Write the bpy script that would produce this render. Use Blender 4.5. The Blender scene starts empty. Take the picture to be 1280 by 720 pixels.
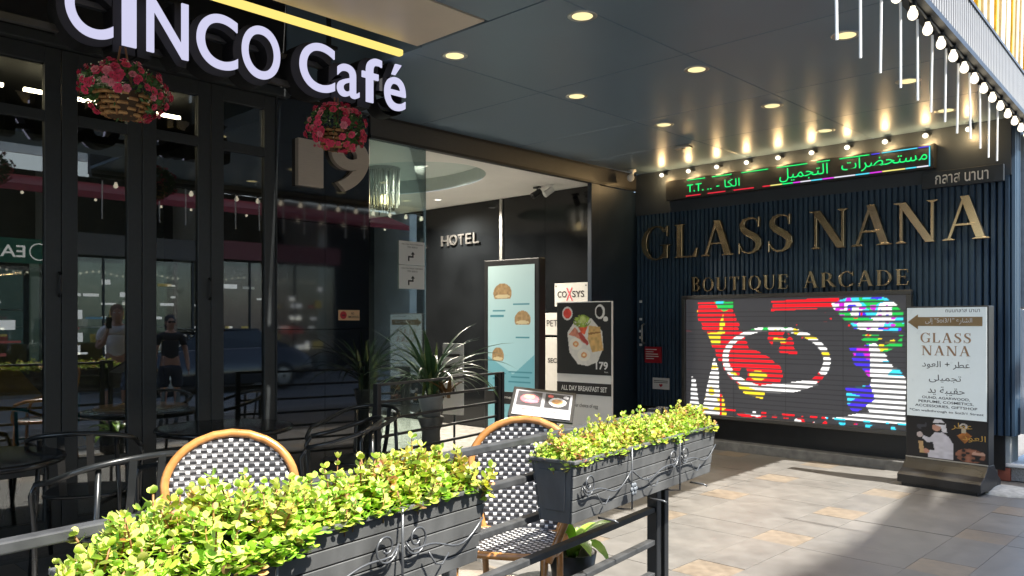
import bpy, bmesh, math, random
import numpy as np
from mathutils import Vector, Matrix
random.seed(7); np.random.seed(7)
sc = bpy.context.scene
R = math.radians
# ------------------------------------------------------------------ camera, sky, sun, exposure
EXPO = 2.3
cam = bpy.data.cameras.new('camera'); cam.sensor_width = 36; cam.lens = 36*1005/1280
cam.shift_y = 44/1280; cam.clip_end = 500; cam.clip_start = .05
co = bpy.data.objects.new('camera', cam); sc.collection.objects.link(co)
co.location = (0, 0, 1.45); co.rotation_euler = (R(90), 0, R(43.8)); sc.camera = co
SUN_EL, SUN_AZ = R(55.4), R(5)                       # azimuth measured from +X towards +Y
sun_dir = Vector((math.cos(SUN_EL)*math.cos(SUN_AZ), math.cos(SUN_EL)*math.sin(SUN_AZ), math.sin(SUN_EL)))
wd = bpy.data.worlds.new('World'); sc.world = wd; wd.use_nodes = True
wn = wd.node_tree
sky = wn.nodes.new('ShaderNodeTexSky'); sky.sky_type = 'NISHITA'; sky.sun_disc = False
sky.sun_elevation = SUN_EL; sky.sun_rotation = R(90)-SUN_AZ; sky.dust_density = 1.5
bgn = wn.nodes['Background']; bgn.inputs['Strength'].default_value = .115
wn.links.new(sky.outputs[0], bgn.inputs[0])
sl = bpy.data.lights.new('sun', 'SUN'); sl.energy = 3.0; sl.angle = R(.6); sl.color = (1, .95, .87)
so = bpy.data.objects.new('sun', sl); sc.collection.objects.link(so)
so.rotation_euler = sun_dir.to_track_quat('Z', 'Y').to_euler(); so.location = (20, 3, 30)
sc.view_settings.view_transform = 'Standard'; sc.view_settings.look = 'None'
sc.view_settings.exposure = EXPO; sc.view_settings.gamma = 1
sc.view_settings.use_curve_mapping = False
sc.render.engine = 'CYCLES'; sc.cycles.use_denoising = True
sc.cycles.max_bounces = 8; sc.cycles.transparent_max_bounces = 12; sc.cycles.sample_clamp_indirect = 6
sc.cycles.caustics_reflective = False; sc.cycles.caustics_refractive = False
EM = 1/2**EXPO
COL = sc.collection

# ------------------------------------------------------------------ helpers: materials
MATS = {}
def mat(name, col, rough=.6, metal=0, var=.12, scale=12, bump=0, spec=.5, emit=0, ecol=None, coat=0, stretch=None, rvar=.08):
    if name in MATS: return MATS[name]
    m = bpy.data.materials.new(name); m.use_nodes = True; nt = m.node_tree; b = nt.nodes['Principled BSDF']
    b.inputs['Roughness'].default_value = rough; b.inputs['Metallic'].default_value = metal
    b.inputs['Specular IOR Level'].default_value = spec; b.inputs['Coat Weight'].default_value = coat
    b.inputs['Base Color'].default_value = (*col, 1)
    if emit:
        b.inputs['Emission Color'].default_value = (*(ecol or col), 1); b.inputs['Emission Strength'].default_value = emit
    if var or bump:
        tc = nt.nodes.new('ShaderNodeTexCoord'); mp = nt.nodes.new('ShaderNodeMapping')
        if stretch: mp.inputs['Scale'].default_value = stretch
        nz = nt.nodes.new('ShaderNodeTexNoise'); nz.inputs['Scale'].default_value = scale; nz.inputs['Detail'].default_value = 6
        nt.links.new(tc.outputs['Object'], mp.inputs[0]); nt.links.new(mp.outputs[0], nz.inputs['Vector'])
        rp = nt.nodes.new('ShaderNodeValToRGB')
        rp.color_ramp.elements[0].position = .3; rp.color_ramp.elements[1].position = .7
        rp.color_ramp.elements[0].color = (*[c*(1-var) for c in col], 1); rp.color_ramp.elements[1].color = (*[min(1, c*(1+var)) for c in col], 1)
        nt.links.new(nz.outputs[0], rp.inputs[0]); nt.links.new(rp.outputs[0], b.inputs['Base Color'])
        if rvar:
            mr = nt.nodes.new('ShaderNodeMapRange'); mr.inputs['To Min'].default_value = max(.02, rough-rvar); mr.inputs['To Max'].default_value = min(1, rough+rvar)
            nt.links.new(nz.outputs[0], mr.inputs[0]); nt.links.new(mr.outputs[0], b.inputs['Roughness'])
        if bump:
            bp = nt.nodes.new('ShaderNodeBump'); bp.inputs['Strength'].default_value = bump; bp.inputs['Distance'].default_value = .01
            nt.links.new(nz.outputs[0], bp.inputs['Height']); nt.links.new(bp.outputs[0], b.inputs['Normal'])
    MATS[name] = m
    return m
def emis(name, col, strength):
    if name in MATS: return MATS[name]
    m = bpy.data.materials.new(name); m.use_nodes = True; nt = m.node_tree; nt.nodes.clear()
    o = nt.nodes.new('ShaderNodeOutputMaterial'); e = nt.nodes.new('ShaderNodeEmission')
    e.inputs[0].default_value = (*col, 1); e.inputs[1].default_value = strength
    nt.links.new(e.outputs[0], o.inputs[0]); MATS[name] = m; return m
def glass(name, tint=(.9, .95, .95), refl=.06, gain=1., gloss=(1, 1, 1)):
    if name in MATS: return MATS[name]
    m = bpy.data.materials.new(name); m.use_nodes = True; nt = m.node_tree; nt.nodes.clear()
    o = nt.nodes.new('ShaderNodeOutputMaterial'); mx = nt.nodes.new('ShaderNodeMixShader')
    t = nt.nodes.new('ShaderNodeBsdfTransparent'); g = nt.nodes.new('ShaderNodeBsdfGlossy')
    t.inputs[0].default_value = (*tint, 1); g.inputs['Roughness'].default_value = .006; g.inputs[0].default_value = (*gloss, 1)
    lw = nt.nodes.new('ShaderNodeLayerWeight'); lw.inputs[0].default_value = .35
    ma = nt.nodes.new('ShaderNodeMath'); ma.operation = 'MULTIPLY_ADD'; ma.use_clamp = True
    ma.inputs[1].default_value = gain; ma.inputs[2].default_value = refl
    nt.links.new(lw.outputs['Fresnel'], ma.inputs[0]); nt.links.new(ma.outputs[0], mx.inputs[0])
    nt.links.new(t.outputs[0], mx.inputs[1]); nt.links.new(g.outputs[0], mx.inputs[2]); nt.links.new(mx.outputs[0], o.inputs[0])
    MATS[name] = m; return m
def attr_mat(name, attr='tint', rough=.5, emit=0, trans=0, spec=.4):
    if name in MATS: return MATS[name]
    m = bpy.data.materials.new(name); m.use_nodes = True; nt = m.node_tree; b = nt.nodes['Principled BSDF']
    a = nt.nodes.new('ShaderNodeAttribute'); a.attribute_name = attr
    b.inputs['Roughness'].default_value = rough; b.inputs['Specular IOR Level'].default_value = spec
    col = a.outputs['Color']
    if trans:
        oi = nt.nodes.new('ShaderNodeObjectInfo'); hs = nt.nodes.new('ShaderNodeHueSaturation')
        mr = nt.nodes.new('ShaderNodeMapRange'); mr.inputs['To Min'].default_value = .85; mr.inputs['To Max'].default_value = 1.25
        m2 = nt.nodes.new('ShaderNodeMapRange'); m2.inputs['To Min'].default_value = .475; m2.inputs['To Max'].default_value = .52
        nt.links.new(oi.outputs['Random'], mr.inputs[0]); nt.links.new(oi.outputs['Random'], m2.inputs[0])
        nt.links.new(mr.outputs[0], hs.inputs['Value']); nt.links.new(m2.outputs[0], hs.inputs['Hue']); nt.links.new(col, hs.inputs['Color'])
        col = hs.outputs[0]
    nt.links.new(col, b.inputs['Base Color'])
    if emit:
        nt.links.new(col, b.inputs['Emission Color']); b.inputs['Emission Strength'].default_value = emit
    if trans:
        tr = nt.nodes.new('ShaderNodeBsdfTranslucent'); nt.links.new(col, tr.inputs[0])
        mx = nt.nodes.new('ShaderNodeMixShader'); mx.inputs[0].default_value = trans
        nt.links.new(b.outputs[0], mx.inputs[1]); nt.links.new(tr.outputs[0], mx.inputs[2])
        nt.links.new(mx.outputs[0], nt.nodes['Material Output'].inputs[0])
    MATS[name] = m; return m

# ------------------------------------------------------------------ helpers: meshes
class MB:
    def __init__(s): s.v = []; s.f = []; s.mi = []; s.cm = 0
    def add(s, vs, fs):
        n = len(s.v); s.v += [tuple(p) for p in vs]; s.f += [tuple(i+n for i in f) for f in fs]; s.mi += [s.cm]*len(fs); return s
    def box(s, x0, x1, y0, y1, z0, z1):
        return s.add([(x0,y0,z0),(x1,y0,z0),(x1,y1,z0),(x0,y1,z0),(x0,y0,z1),(x1,y0,z1),(x1,y1,z1),(x0,y1,z1)],
                     [(3,2,1,0),(4,5,6,7),(0,1,5,4),(1,2,6,5),(2,3,7,6),(3,0,4,7)])
    def hexa(s, b, t):
        return s.add(list(b)+list(t), [(3,2,1,0),(4,5,6,7),(0,1,5,4),(1,2,6,5),(2,3,7,6),(3,0,4,7)])
    def prism(s, poly, y0, y1):          # polygon in local XZ (counter-clockwise from the front), front at y0
        a = sum(poly[i][0]*poly[(i+1) % len(poly)][1]-poly[(i+1) % len(poly)][0]*poly[i][1] for i in range(len(poly)))
        if a < 0: poly = poly[::-1]
        n = len(poly)
        return s.add([(x, y0, z) for x, z in poly]+[(x, y1, z) for x, z in poly],
                     [tuple(range(n)), tuple(range(2*n-1, n-1, -1))]+[(i, n+i, n+(i+1) % n, (i+1) % n) for i in range(n)])
    def zprism(s, poly, z0, z1):         # polygon in XY extruded along Z
        a = sum(poly[i][0]*poly[(i+1) % len(poly)][1]-poly[(i+1) % len(poly)][0]*poly[i][1] for i in range(len(poly)))
        if a < 0: poly = poly[::-1]
        n = len(poly)
        return s.add([(x, y, z0) for x, y in poly]+[(x, y, z1) for x, y in poly],
                     [tuple(range(n-1, -1, -1)), tuple(range(n, 2*n))]+[(i, (i+1) % n, n+(i+1) % n, n+i) for i in range(n)])
    def tube(s, pts, r, n=8, closed=False):
        pts = [Vector(p) for p in pts]; k = len(pts); rr = r if isinstance(r, (list, tuple)) else [r]*k
        vs = []; up = None
        for i, p in enumerate(pts):
            a = pts[(i-1) % k] if (i > 0 or closed) else p; b = pts[(i+1) % k] if (i < k-1 or closed) else p
            d = (b-a).normalized()
            if up is None: up = Vector((0, 0, 1)) if abs(d.z) < .9 else Vector((1, 0, 0))
            sx = d.cross(up).normalized(); up = sx.cross(d).normalized()
            for j in range(n):
                t = 2*math.pi*j/n; vs.append(p+sx*math.cos(t)*rr[i]+up*math.sin(t)*rr[i])
        fs = []
        for i in range(k if closed else k-1):
            for j in range(n):
                a = i*n+j; b = i*n+(j+1) % n; c = ((i+1) % k)*n+(j+1) % n; d = ((i+1) % k)*n+j
                fs.append((a, b, c, d))
        if not closed: fs += [tuple(range(n-1, -1, -1)), tuple((k-1)*n+j for j in range(n))]
        return s.add(vs, fs)
    def lathe(s, prof, n=16, c=(0, 0, 0), a0=0, a1=2*math.pi):
        full = abs(a1-a0-2*math.pi) < 1e-6; m = n if full else n+1
        vs = [(c[0]+r*math.cos(a0+(a1-a0)*j/n), c[1]+r*math.sin(a0+(a1-a0)*j/n), c[2]+z) for r, z in prof for j in range(m)]
        fs = [(i*m+j, i*m+(j+1) % m, (i+1)*m+(j+1) % m, (i+1)*m+j) for i in range(len(prof)-1) for j in range(n)]
        return s.add(vs, fs)
    def ball(s, c, r, n=10, m=7):
        r = r if isinstance(r, (tuple, list)) else (r, r, r)
        vs = [(c[0], c[1], c[2]-r[2])]
        for i in range(1, m):
            t = math.pi*i/m-math.pi/2
            vs += [(c[0]+r[0]*math.cos(t)*math.cos(2*math.pi*j/n), c[1]+r[1]*math.cos(t)*math.sin(2*math.pi*j/n), c[2]+r[2]*math.sin(t)) for j in range(n)]
        vs.append((c[0], c[1], c[2]+r[2])); e = len(vs)-1
        fs = [(0, 1+(j+1) % n, 1+j) for j in range(n)]
        for i in range(m-2): fs += [(1+i*n+j, 1+i*n+(j+1) % n, 1+(i+1)*n+(j+1) % n, 1+(i+1)*n+j) for j in range(n)]
        fs += [(1+(m-2)*n+j, 1+(m-2)*n+(j+1) % n, e) for j in range(n)]
        return s.add(vs, fs)
    def mesh(s, name, mats, smooth=False):
        me = bpy.data.meshes.new(name); me.from_pydata(s.v, [], s.f); me.update()
        for m in (mats if isinstance(mats, (list, tuple)) else [mats]): me.materials.append(m)
        if any(s.mi): me.polygons.foreach_set('material_index', s.mi)
        if smooth: me.polygons.foreach_set('use_smooth', [True]*len(me.polygons))
        return me
    def build(s, name, mats, parent=None, smooth=False, bevel=0, seg=2):
        return link(name, s.mesh(name, mats, smooth), parent, bevel, seg)
def link(name, me, parent=None, bevel=0, seg=2, loc=None, rz=0):
    o = bpy.data.objects.new(name, me); COL.objects.link(o)
    if parent: o.parent = parent
    if loc: o.location = loc
    if rz: o.rotation_euler = (0, 0, rz)
    if bevel:
        b = o.modifiers.new('bevel', 'BEVEL'); b.width = bevel; b.segments = seg; b.limit_method = 'ANGLE'; b.angle_limit = R(40)
    return o
def tag(o, label, cat, group=None):
    o['label'] = label; o['category'] = cat
    if group: o['group'] = group
    return o
def thing(name, label, cat, loc=(0, 0, 0), rz=0, group=None):
    o = bpy.data.objects.new(name, None); COL.objects.link(o); o.empty_display_size = .1
    o.location = loc; o.rotation_euler = (0, 0, rz); return tag(o, label, cat, group)
def struct(name, mb, m, parent=None, **k):
    o = mb.build(name, m, parent, **k)
    if not parent: o['kind'] = 'structure'
    return o
def dup(root, loc=None, rz=None, label=None):
    r = root.copy(); COL.objects.link(r)
    if loc is not None: r.location = loc
    if rz is not None: r.rotation_euler = (0, 0, rz)
    if label: r['label'] = label
    for ch in list(root.children):
        c = ch.copy(); COL.objects.link(c); c.parent = r
        for g in list(ch.children):
            d = g.copy(); COL.objects.link(d); d.parent = c
    return r
QT = R(90)   # rotation of things that face +X (the cafe side)

# text ------------------------------------------------------------
AR = {'ا':(0xFE8D,0xFE8E),'إ':(0xFE87,0xFE88),'ب':(0xFE8F,0xFE90,0xFE91,0xFE92),'ة':(0xFE93,0xFE94),'ت':(0xFE95,0xFE96,0xFE97,0xFE98),'ج':(0xFE9D,0xFE9E,0xFE9F,0xFEA0),'ح':(0xFEA1,0xFEA2,0xFEA3,0xFEA4),'د':(0xFEA9,0xFEAA),'ر':(0xFEAD,0xFEAE),'س':(0xFEB1,0xFEB2,0xFEB3,0xFEB4),'ش':(0xFEB5,0xFEB6,0xFEB7,0xFEB8),'ض':(0xFEBD,0xFEBE,0xFEBF,0xFEC0),'ط':(0xFEC1,0xFEC2,0xFEC3,0xFEC4),'ع':(0xFEC9,0xFECA,0xFECB,0xFECC),'ق':(0xFED5,0xFED6,0xFED7,0xFED8),'ك':(0xFED9,0xFEDA,0xFEDB,0xFEDC),'ل':(0xFEDD,0xFEDE,0xFEDF,0xFEE0),'م':(0xFEE1,0xFEE2,0xFEE3,0xFEE4),'و':(0xFEED,0xFEEE),'ى':(0xFEEF,0xFEF0),'ي':(0xFEF1,0xFEF2,0xFEF3,0xFEF4)}
def arab(w):
    out = []
    for i, ch in enumerate(w):
        if ch not in AR: out.append(ch); continue
        f = AR[ch]; pj = i > 0 and w[i-1] in AR and len(AR[w[i-1]]) == 4; nj = i+1 < len(w) and w[i+1] in AR and len(f) == 4
        out.append(chr(f[(3 if nj else 1) if pj else (2 if nj else 0)]))
    return ''.join(reversed(out))
def text_raw(s, bold=0, depth=0, res=5):
    c = bpy.data.curves.new('text', 'FONT'); c.body = s; c.size = 1; c.offset = bold; c.extrude = depth; c.resolution_u = res
    o = bpy.data.objects.new('text', c); me = o.to_mesh()
    v = np.empty(len(me.vertices)*3); me.vertices.foreach_get('co', v); v = v.reshape(-1, 3)
    f = [tuple(p.vertices) for p in me.polygons]; o.to_mesh_clear(); bpy.data.objects.remove(o); bpy.data.curves.remove(c)
    return v, f
def text(name, s, m, parent, cx=None, z=None, w=None, h=None, x0=None, y=-.002, bold=.01, depth=0, fit=None, mirror=False):
    """flat or solid lettering in the local XZ plane facing -Y; fit = (x0,x1,z0,z1) fits the outline box, else centred at cx / starting at x0 with cap height h or width w"""
    v, f = text_raw(s, bold, .5 if depth else 0, 14 if depth else 5)
    X, Y, Z = v[:, 0], v[:, 2], v[:, 1]
    if fit:
        a, b, c, d = fit
        X = a+(X-X.min())/(X.max()-X.min())*(b-a); Z = c+(Z-Z.min())/(Z.max()-Z.min())*(d-c)
    else:
        k = (w/(X.max()-X.min())) if w else h/.7
        kz = h/.7 if h else k
        X = (X-X.min())*k; Z = Z*kz
        X = X+(x0 if x0 is not None else cx-X.max()/2); Z = Z+z
    Y2 = (y+(depth/2)-Y*depth) if depth else np.full(len(X), y)
    me = bpy.data.meshes.new(name); me.from_pydata(np.stack([X, Y2, Z], 1).tolist(), [], f); me.materials.append(m)
    return link(name, me, parent)
# printed pictures and screens: a grid whose colours are computed here -----------------
def picture(name, w, h, nx, ny, fn, m, parent, x0=0, z0=0, y=0):
    u, v = np.meshgrid((np.arange(nx+1))/nx, (np.arange(ny+1))/ny)       # v from bottom
    c = np.clip(fn(u, 1-v), 0, 1)                                          # fn takes v from the top
    P = np.stack([x0+u*w, np.full_like(u, y), z0+v*h], -1).reshape(-1, 3)
    i = (np.arange(ny)[:, None]*(nx+1)+np.arange(nx)[None, :]).reshape(-1)
    F = np.stack([i, i+1, i+nx+2, i+nx+1], 1)
    me = bpy.data.meshes.new(name); me.from_pydata(P.tolist(), [], F.tolist())
    at = me.color_attributes.new('tint', 'FLOAT_COLOR', 'POINT')
    at.data.foreach_set('color', np.concatenate([c.reshape(-1, 3), np.ones((c.size//3, 1))], 1).astype(np.float32).ravel())
    me.materials.append(m); return link(name, me, parent)
def inpoly(u, v, poly):
    r = np.zeros(u.shape, bool); n = len(poly)
    for i in range(n):
        (x1, y1), (x2, y2) = poly[i], poly[(i+1) % n]
        if y1 == y2: continue
        c = ((y1 > v) != (y2 > v)) & (u < (x2-x1)*(v-y1)/(y2-y1)+x1); r ^= c
    return r
def inell(u, v, cx, cy, rx, ry, a=0):
    ca, sa = math.cos(a), math.sin(a); x = (u-cx)*ca+(v-cy)*sa; y = -(u-cx)*sa+(v-cy)*ca
    return (x/rx)**2+(y/ry)**2 < 1
def vnoise(u, v, f, seed=0):
    g = np.random.RandomState(seed).rand(64, 64); x = u*f; y = v*f
    xi = np.floor(x).astype(int); yi = np.floor(y).astype(int); fx = x-xi; fy = y-yi; fx = fx*fx*(3-2*fx); fy = fy*fy*(3-2*fy)
    G = lambda a, b: g[a % 64, b % 64]
    return (G(xi, yi)*(1-fx)+G(xi+1, yi)*fx)*(1-fy)+(G(xi, yi+1)*(1-fx)+G(xi+1, yi+1)*fx)*fy
def arc(cx, cz, rx, rz, a0, a1, n=24): return [(cx+rx*math.cos(a0+(a1-a0)*i/n), cz+rz*math.sin(a0+(a1-a0)*i/n)) for i in range(n+1)]

# ------------------------------------------------------------------ shared materials
M_black = mat('black_powder_coat', (.012, .013, .014), .42, var=.15)
M_frame = mat('charcoal_door_frame', (.036, .041, .043), .5, var=.1, scale=30)
M_navy = mat('navy_cladding', (.03, .061, .102), .42, var=.12, scale=5, stretch=(1, 1, .3))
M_ceil = mat('blue_grey_soffit_panel', (.15, .215, .28), .38, var=.06, scale=2.5)
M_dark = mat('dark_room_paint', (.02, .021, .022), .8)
M_navy2 = mat('deep_navy_panel', (.012, .024, .042), .4, var=.1, scale=4)
M_white = mat('white_paint', (.78, .78, .76), .55, var=.04)
M_brass = mat('polished_brass', (.66, .49, .29), .22, metal=1, var=.06, scale=8)
M_bronze = mat('brushed_bronze_steel', (.1, .097, .093), .4, metal=.6, var=.1, scale=20, stretch=(1, 1, 25))
M_steel = mat('brushed_steel', (.5, .5, .48), .35, metal=.9, var=.08, scale=30)
M_rattan = mat('varnished_rattan', (.42, .19, .055), .3, var=.22, scale=25, coat=.3)
M_planter = mat('grey_plastic_planter', (.08, .082, .081), .52, var=.35, scale=9, bump=.04, rvar=.15, stretch=(1, 1, .35))
M_rail = mat('weathered_grey_rail', (.042, .044, .046), .6, var=.4, scale=14, bump=.05)
M_wire = mat('grey_wire', (.13, .135, .14), .35, metal=.6, var=.1)
M_cafe_glass = glass('cafe_window_glass', (.72, .76, .76), .07, .9)
M_dark_glass = glass('dark_tinted_glass', (.1, .12, .13), .05, .7)
M_lobby_glass = glass('lobby_glass', (.8, .9, .87), .05, .8)
M_bulb = emis('warm_bulb', (1, .88, .66), 2.6*EM)
M_down = emis('warm_downlight', (1, .84, .42), 1.25*EM)
M_print_black = mat('print_black', (.015, .015, .016), .6, var=0)
M_print_white = mat('print_white', (.75, .75, .74), .6, var=0)

# ================================================================== SETTING
# ---- ground: paving of grey slabs with small tan inserts, road beyond the kerb
def paver_mat(name, col, var, scale):
    m = mat(name, col, .42, var=var, scale=scale, bump=.12, rvar=.12)
    nt = m.node_tree; b = nt.nodes['Principled BSDF']
    src = b.inputs['Base Color'].links[0].from_socket
    oi = nt.nodes.new('ShaderNodeObjectInfo'); hs = nt.nodes.new('ShaderNodeHueSaturation'); mr = nt.nodes.new('ShaderNodeMapRange')
    mr.inputs['To Min'].default_value = .94; mr.inputs['To Max'].default_value = 1.05
    nt.links.new(oi.outputs['Random'], mr.inputs[0]); nt.links.new(mr.outputs[0], hs.inputs['Value']); nt.links.new(src, hs.inputs['Color'])
    # worn, dusty patches that run across the slabs
    g = nt.nodes.new('ShaderNodeNewGeometry'); n2 = nt.nodes.new('ShaderNodeTexNoise'); n2.inputs['Scale'].default_value = 1.7; n2.inputs['Detail'].default_value = 8
    nt.links.new(g.outputs['Position'], n2.inputs['Vector'])
    m2 = nt.nodes.new('ShaderNodeMapRange'); m2.inputs['From Min'].default_value = .35; m2.inputs['From Max'].default_value = .7; m2.inputs['To Min'].default_value = 0; m2.inputs['To Max'].default_value = .3
    mx = nt.nodes.new('ShaderNodeMixRGB'); mx.inputs[2].default_value = (.2, .185, .165, 1)
    nt.links.new(n2.outputs[0], m2.inputs[0]); nt.links.new(m2.outputs[0], mx.inputs[0]); nt.links.new(hs.outputs[0], mx.inputs[1])
    vo = nt.nodes.new('ShaderNodeTexVoronoi'); vo.inputs['Scale'].default_value = 2.6; nt.links.new(g.outputs['Position'], vo.inputs['Vector'])
    m3 = nt.nodes.new('ShaderNodeMapRange'); m3.inputs['From Min'].default_value = .028; m3.inputs['From Max'].default_value = .04; m3.inputs['To Min'].default_value = .5; m3.inputs['To Max'].default_value = 0
    n4 = nt.nodes.new('ShaderNodeTexNoise'); n4.inputs['Scale'].default_value = .9; n4.inputs['Detail'].default_value = 10; n4.inputs['Roughness'].default_value = .7; nt.links.new(g.outputs['Position'], n4.inputs['Vector'])
    m4 = nt.nodes.new('ShaderNodeMapRange'); m4.inputs['From Min'].default_value = .48; m4.inputs['From Max'].default_value = .68; m4.inputs['To Max'].default_value = .5
    mm = nt.nodes.new('ShaderNodeMath'); mm.operation = 'MAXIMUM'; nt.links.new(vo.outputs['Distance'], m3.inputs[0]); nt.links.new(n4.outputs[0], m4.inputs[0]); nt.links.new(m3.outputs[0], mm.inputs[0]); nt.links.new(m4.outputs[0], mm.inputs[1])
    mz = nt.nodes.new('ShaderNodeMixRGB'); mz.inputs[2].default_value = (.07, .066, .06, 1); nt.links.new(mm.outputs[0], mz.inputs[0]); nt.links.new(mx.outputs[0], mz.inputs[1])
    nt.links.new(mz.outputs[0], b.inputs['Base Color']); return m
M_slab = paver_mat('grey_stone_paver', (.137, .133, .126), .16, 7)
M_tan = paver_mat('tan_stone_paver', (.178, .146, .11), .25, 16)
M_grout = mat('paving_grout', (.15, .142, .13), .9, var=.2, scale=30)
ground = struct('ground', MB().box(-40, .5, -40, 60, -.4, -.003), M_grout)
S, SM = .98, .31; g_ = .0014
def slab_mesh(w, d, m): return MB().box(-w/2+g_, w/2-g_, -d/2+g_, d/2-g_, -.02, 0).mesh('paving_slab', m)
big = S-SM
sm_tan, sm_a, sm_b, sm_c = slab_mesh(SM, SM, M_tan), slab_mesh(big, SM, M_slab), slab_mesh(SM, big, M_slab), slab_mesh(big, big, M_slab)
for i in range(-3, 4):
    for j in range(-7, 3):
        cx, cy = -2.44+S*i, 6.17+S*j
        for me, x, y in ((sm_tan, cx, cy), (sm_a, cx+S/2, cy), (sm_b, cx, cy+S/2), (sm_c, cx+S/2, cy+S/2)):
            if y > 8.3 or x > .3 or x < -5.75: continue
            o = link('paving_slab', me, ground, loc=(x, y, random.uniform(-.0012, .0012)))
kerb_m = mat('concrete_kerb', (.3, .29, .27), .8, var=.2, bump=.1)
struct('kerb', MB().box(.5, .65, -40, 60, -.4, .0), kerb_m, bevel=.01)
M_asph = mat('worn_concrete_road', (.2, .195, .185), .8, var=.25, scale=60, bump=.3)
struct('road', MB().box(.65, 7.2, -40, 60, -.4, -.12), M_asph)
struct('far_pavement', MB().box(7.2, 40, -40, 60, -.4, .0), mat('far_paving', (.2, .19, .18), .8, var=.15), bevel=.01)
struct('cafe_floor', MB().box(-12, -5.98, -6, 4.2, -.02, .012), mat('cafe_floor_tile', (.09, .085, .08), .3, var=.2))
struct('lobby_floor', MB().box(-12, -5.86, 4.4, 7.7, -.02, .012), mat('lobby_floor_stone', (.5, .49, .46), .2, var=.2))

# ---- canopy over the forecourt
canopy = thing('canopy', 'dark blue grey panelled canopy soffit over the forecourt', 'canopy', (0, 0, 0))
def fx(y): return -1.45-(y-5)*.052      # canopy edge line
ys = [3.5, 4.87, 6.2, 7.3, 8.42]; xs = [-5.88, -4.34, None]
for a, b in zip(ys[:-1], ys[1:]):
    for x0, x1 in ((-5.88, -4.343), (-4.34, -3.0)):
        MB().box(x0, x1-.004, a, b-.005, 3.32, 3.36).build('soffit_panel', M_ceil, canopy, bevel=.003, seg=1)
    MB().zprism([(-3.0, a), (fx(a)-.05, a), (fx(b)-.05, b-.005), (-3.0, b-.005)], 3.32, 3.36).build('soffit_panel', M_ceil, canopy, bevel=.003, seg=1)
MB().box(-3.55, -2.35, -6, 3.49, 3.32, 3.36).build('soffit_panel', M_ceil, canopy, bevel=.003, seg=1)  # outer edge set back, out of view, so sun reaches the chairs
MB().zprism([(-5.88, 3.49), (fx(3.5)-.05, 3.49), (fx(8.42)-.05, 8.42), (-5.88, 8.42)], 3.365, 3.6).build('roof_slab', M_dark, canopy)
MB().box(-5.88, -2.36, -6, 3.48, 4.2, 4.4).build('roof_slab', M_dark, canopy)
MB().box(-3.55, -2.36, -6, 3.48, 3.365, 3.6).build('roof_slab', M_dark, canopy)
# beige panel lit by the strip light
MB().box(-4.2, -3.552, -6, 3.46, 3.31, 3.4).build('beige_panel', mat('beige_laminate', (.68, .57, .45), .35, var=.05, scale=3), canopy, bevel=.004)
MB().box(-4.2, -4.15, -6, 3.46, 3.41, 4.2).build('bulkhead', M_dark, canopy)
MB().box(-6.1, -4.2, 3.485, 3.498, 3.31, 4.2).build('bulkhead', M_ceil, canopy)
# outer fascia of vertical ribs, seen edge on
faa = thing('ribbed_fascia', 'pale grey ribbed metal fascia along the canopy edge with bulbs beneath it', 'fascia', (0, 0, 0))
M_fasc = mat('grey_ribbed_metal', (.27, .275, .28), .5, metal=.1, var=.12, scale=10, stretch=(3, 3, .5))
y = 3.5
pl = MB().hexa([(fx(3.5)-.04, 3.5, 3.27), (fx(3.5), 3.5, 3.27), (fx(9), 9, 3.27), (fx(9)-.04, 9, 3.27)],
               [(fx(3.5)-.04, 3.5, 3.56), (fx(3.5), 3.5, 3.56), (fx(9), 9, 3.56), (fx(9)-.04, 9, 3.56)]).build('backing_panel', M_fasc, faa)
rib = MB().prism([(-.014, 0), (.014, 0), (.014, .3), (-.014, .3)], -.012, .0).mesh('fascia_rib', M_fasc)
while y < 8.9:
    link('fascia_rib', rib, faa, loc=(fx(y), y, 3.265), rz=QT-math.atan(-.052)*-1); y += .058
MB().hexa([(fx(3.5)-.1, 3.5, 3.225), (fx(3.5)+.016, 3.5, 3.225), (fx(9)+.016, 9, 3.225), (fx(9)-.1, 9, 3.225)],
          [(fx(3.5)-.1, 3.5, 3.262), (fx(3.5)+.016, 3.5, 3.262), (fx(9)+.016, 9, 3.262), (fx(9)-.1, 9, 3.262)]).build('edge_trim', M_black, faa)
MB().hexa([(fx(3.5)-.06, 3.5, 3.562), (fx(3.5)+.02, 3.5, 3.562), (fx(9)+.02, 9, 3.562), (fx(9)-.06, 9, 3.562)],
          [(fx(3.5)-.06, 3.5, 3.585), (fx(3.5)+.02, 3.5, 3.585), (fx(9)+.02, 9, 3.585), (fx(9)-.06, 9, 3.585)]).build('top_trim', M_bronze, faa)

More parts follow.
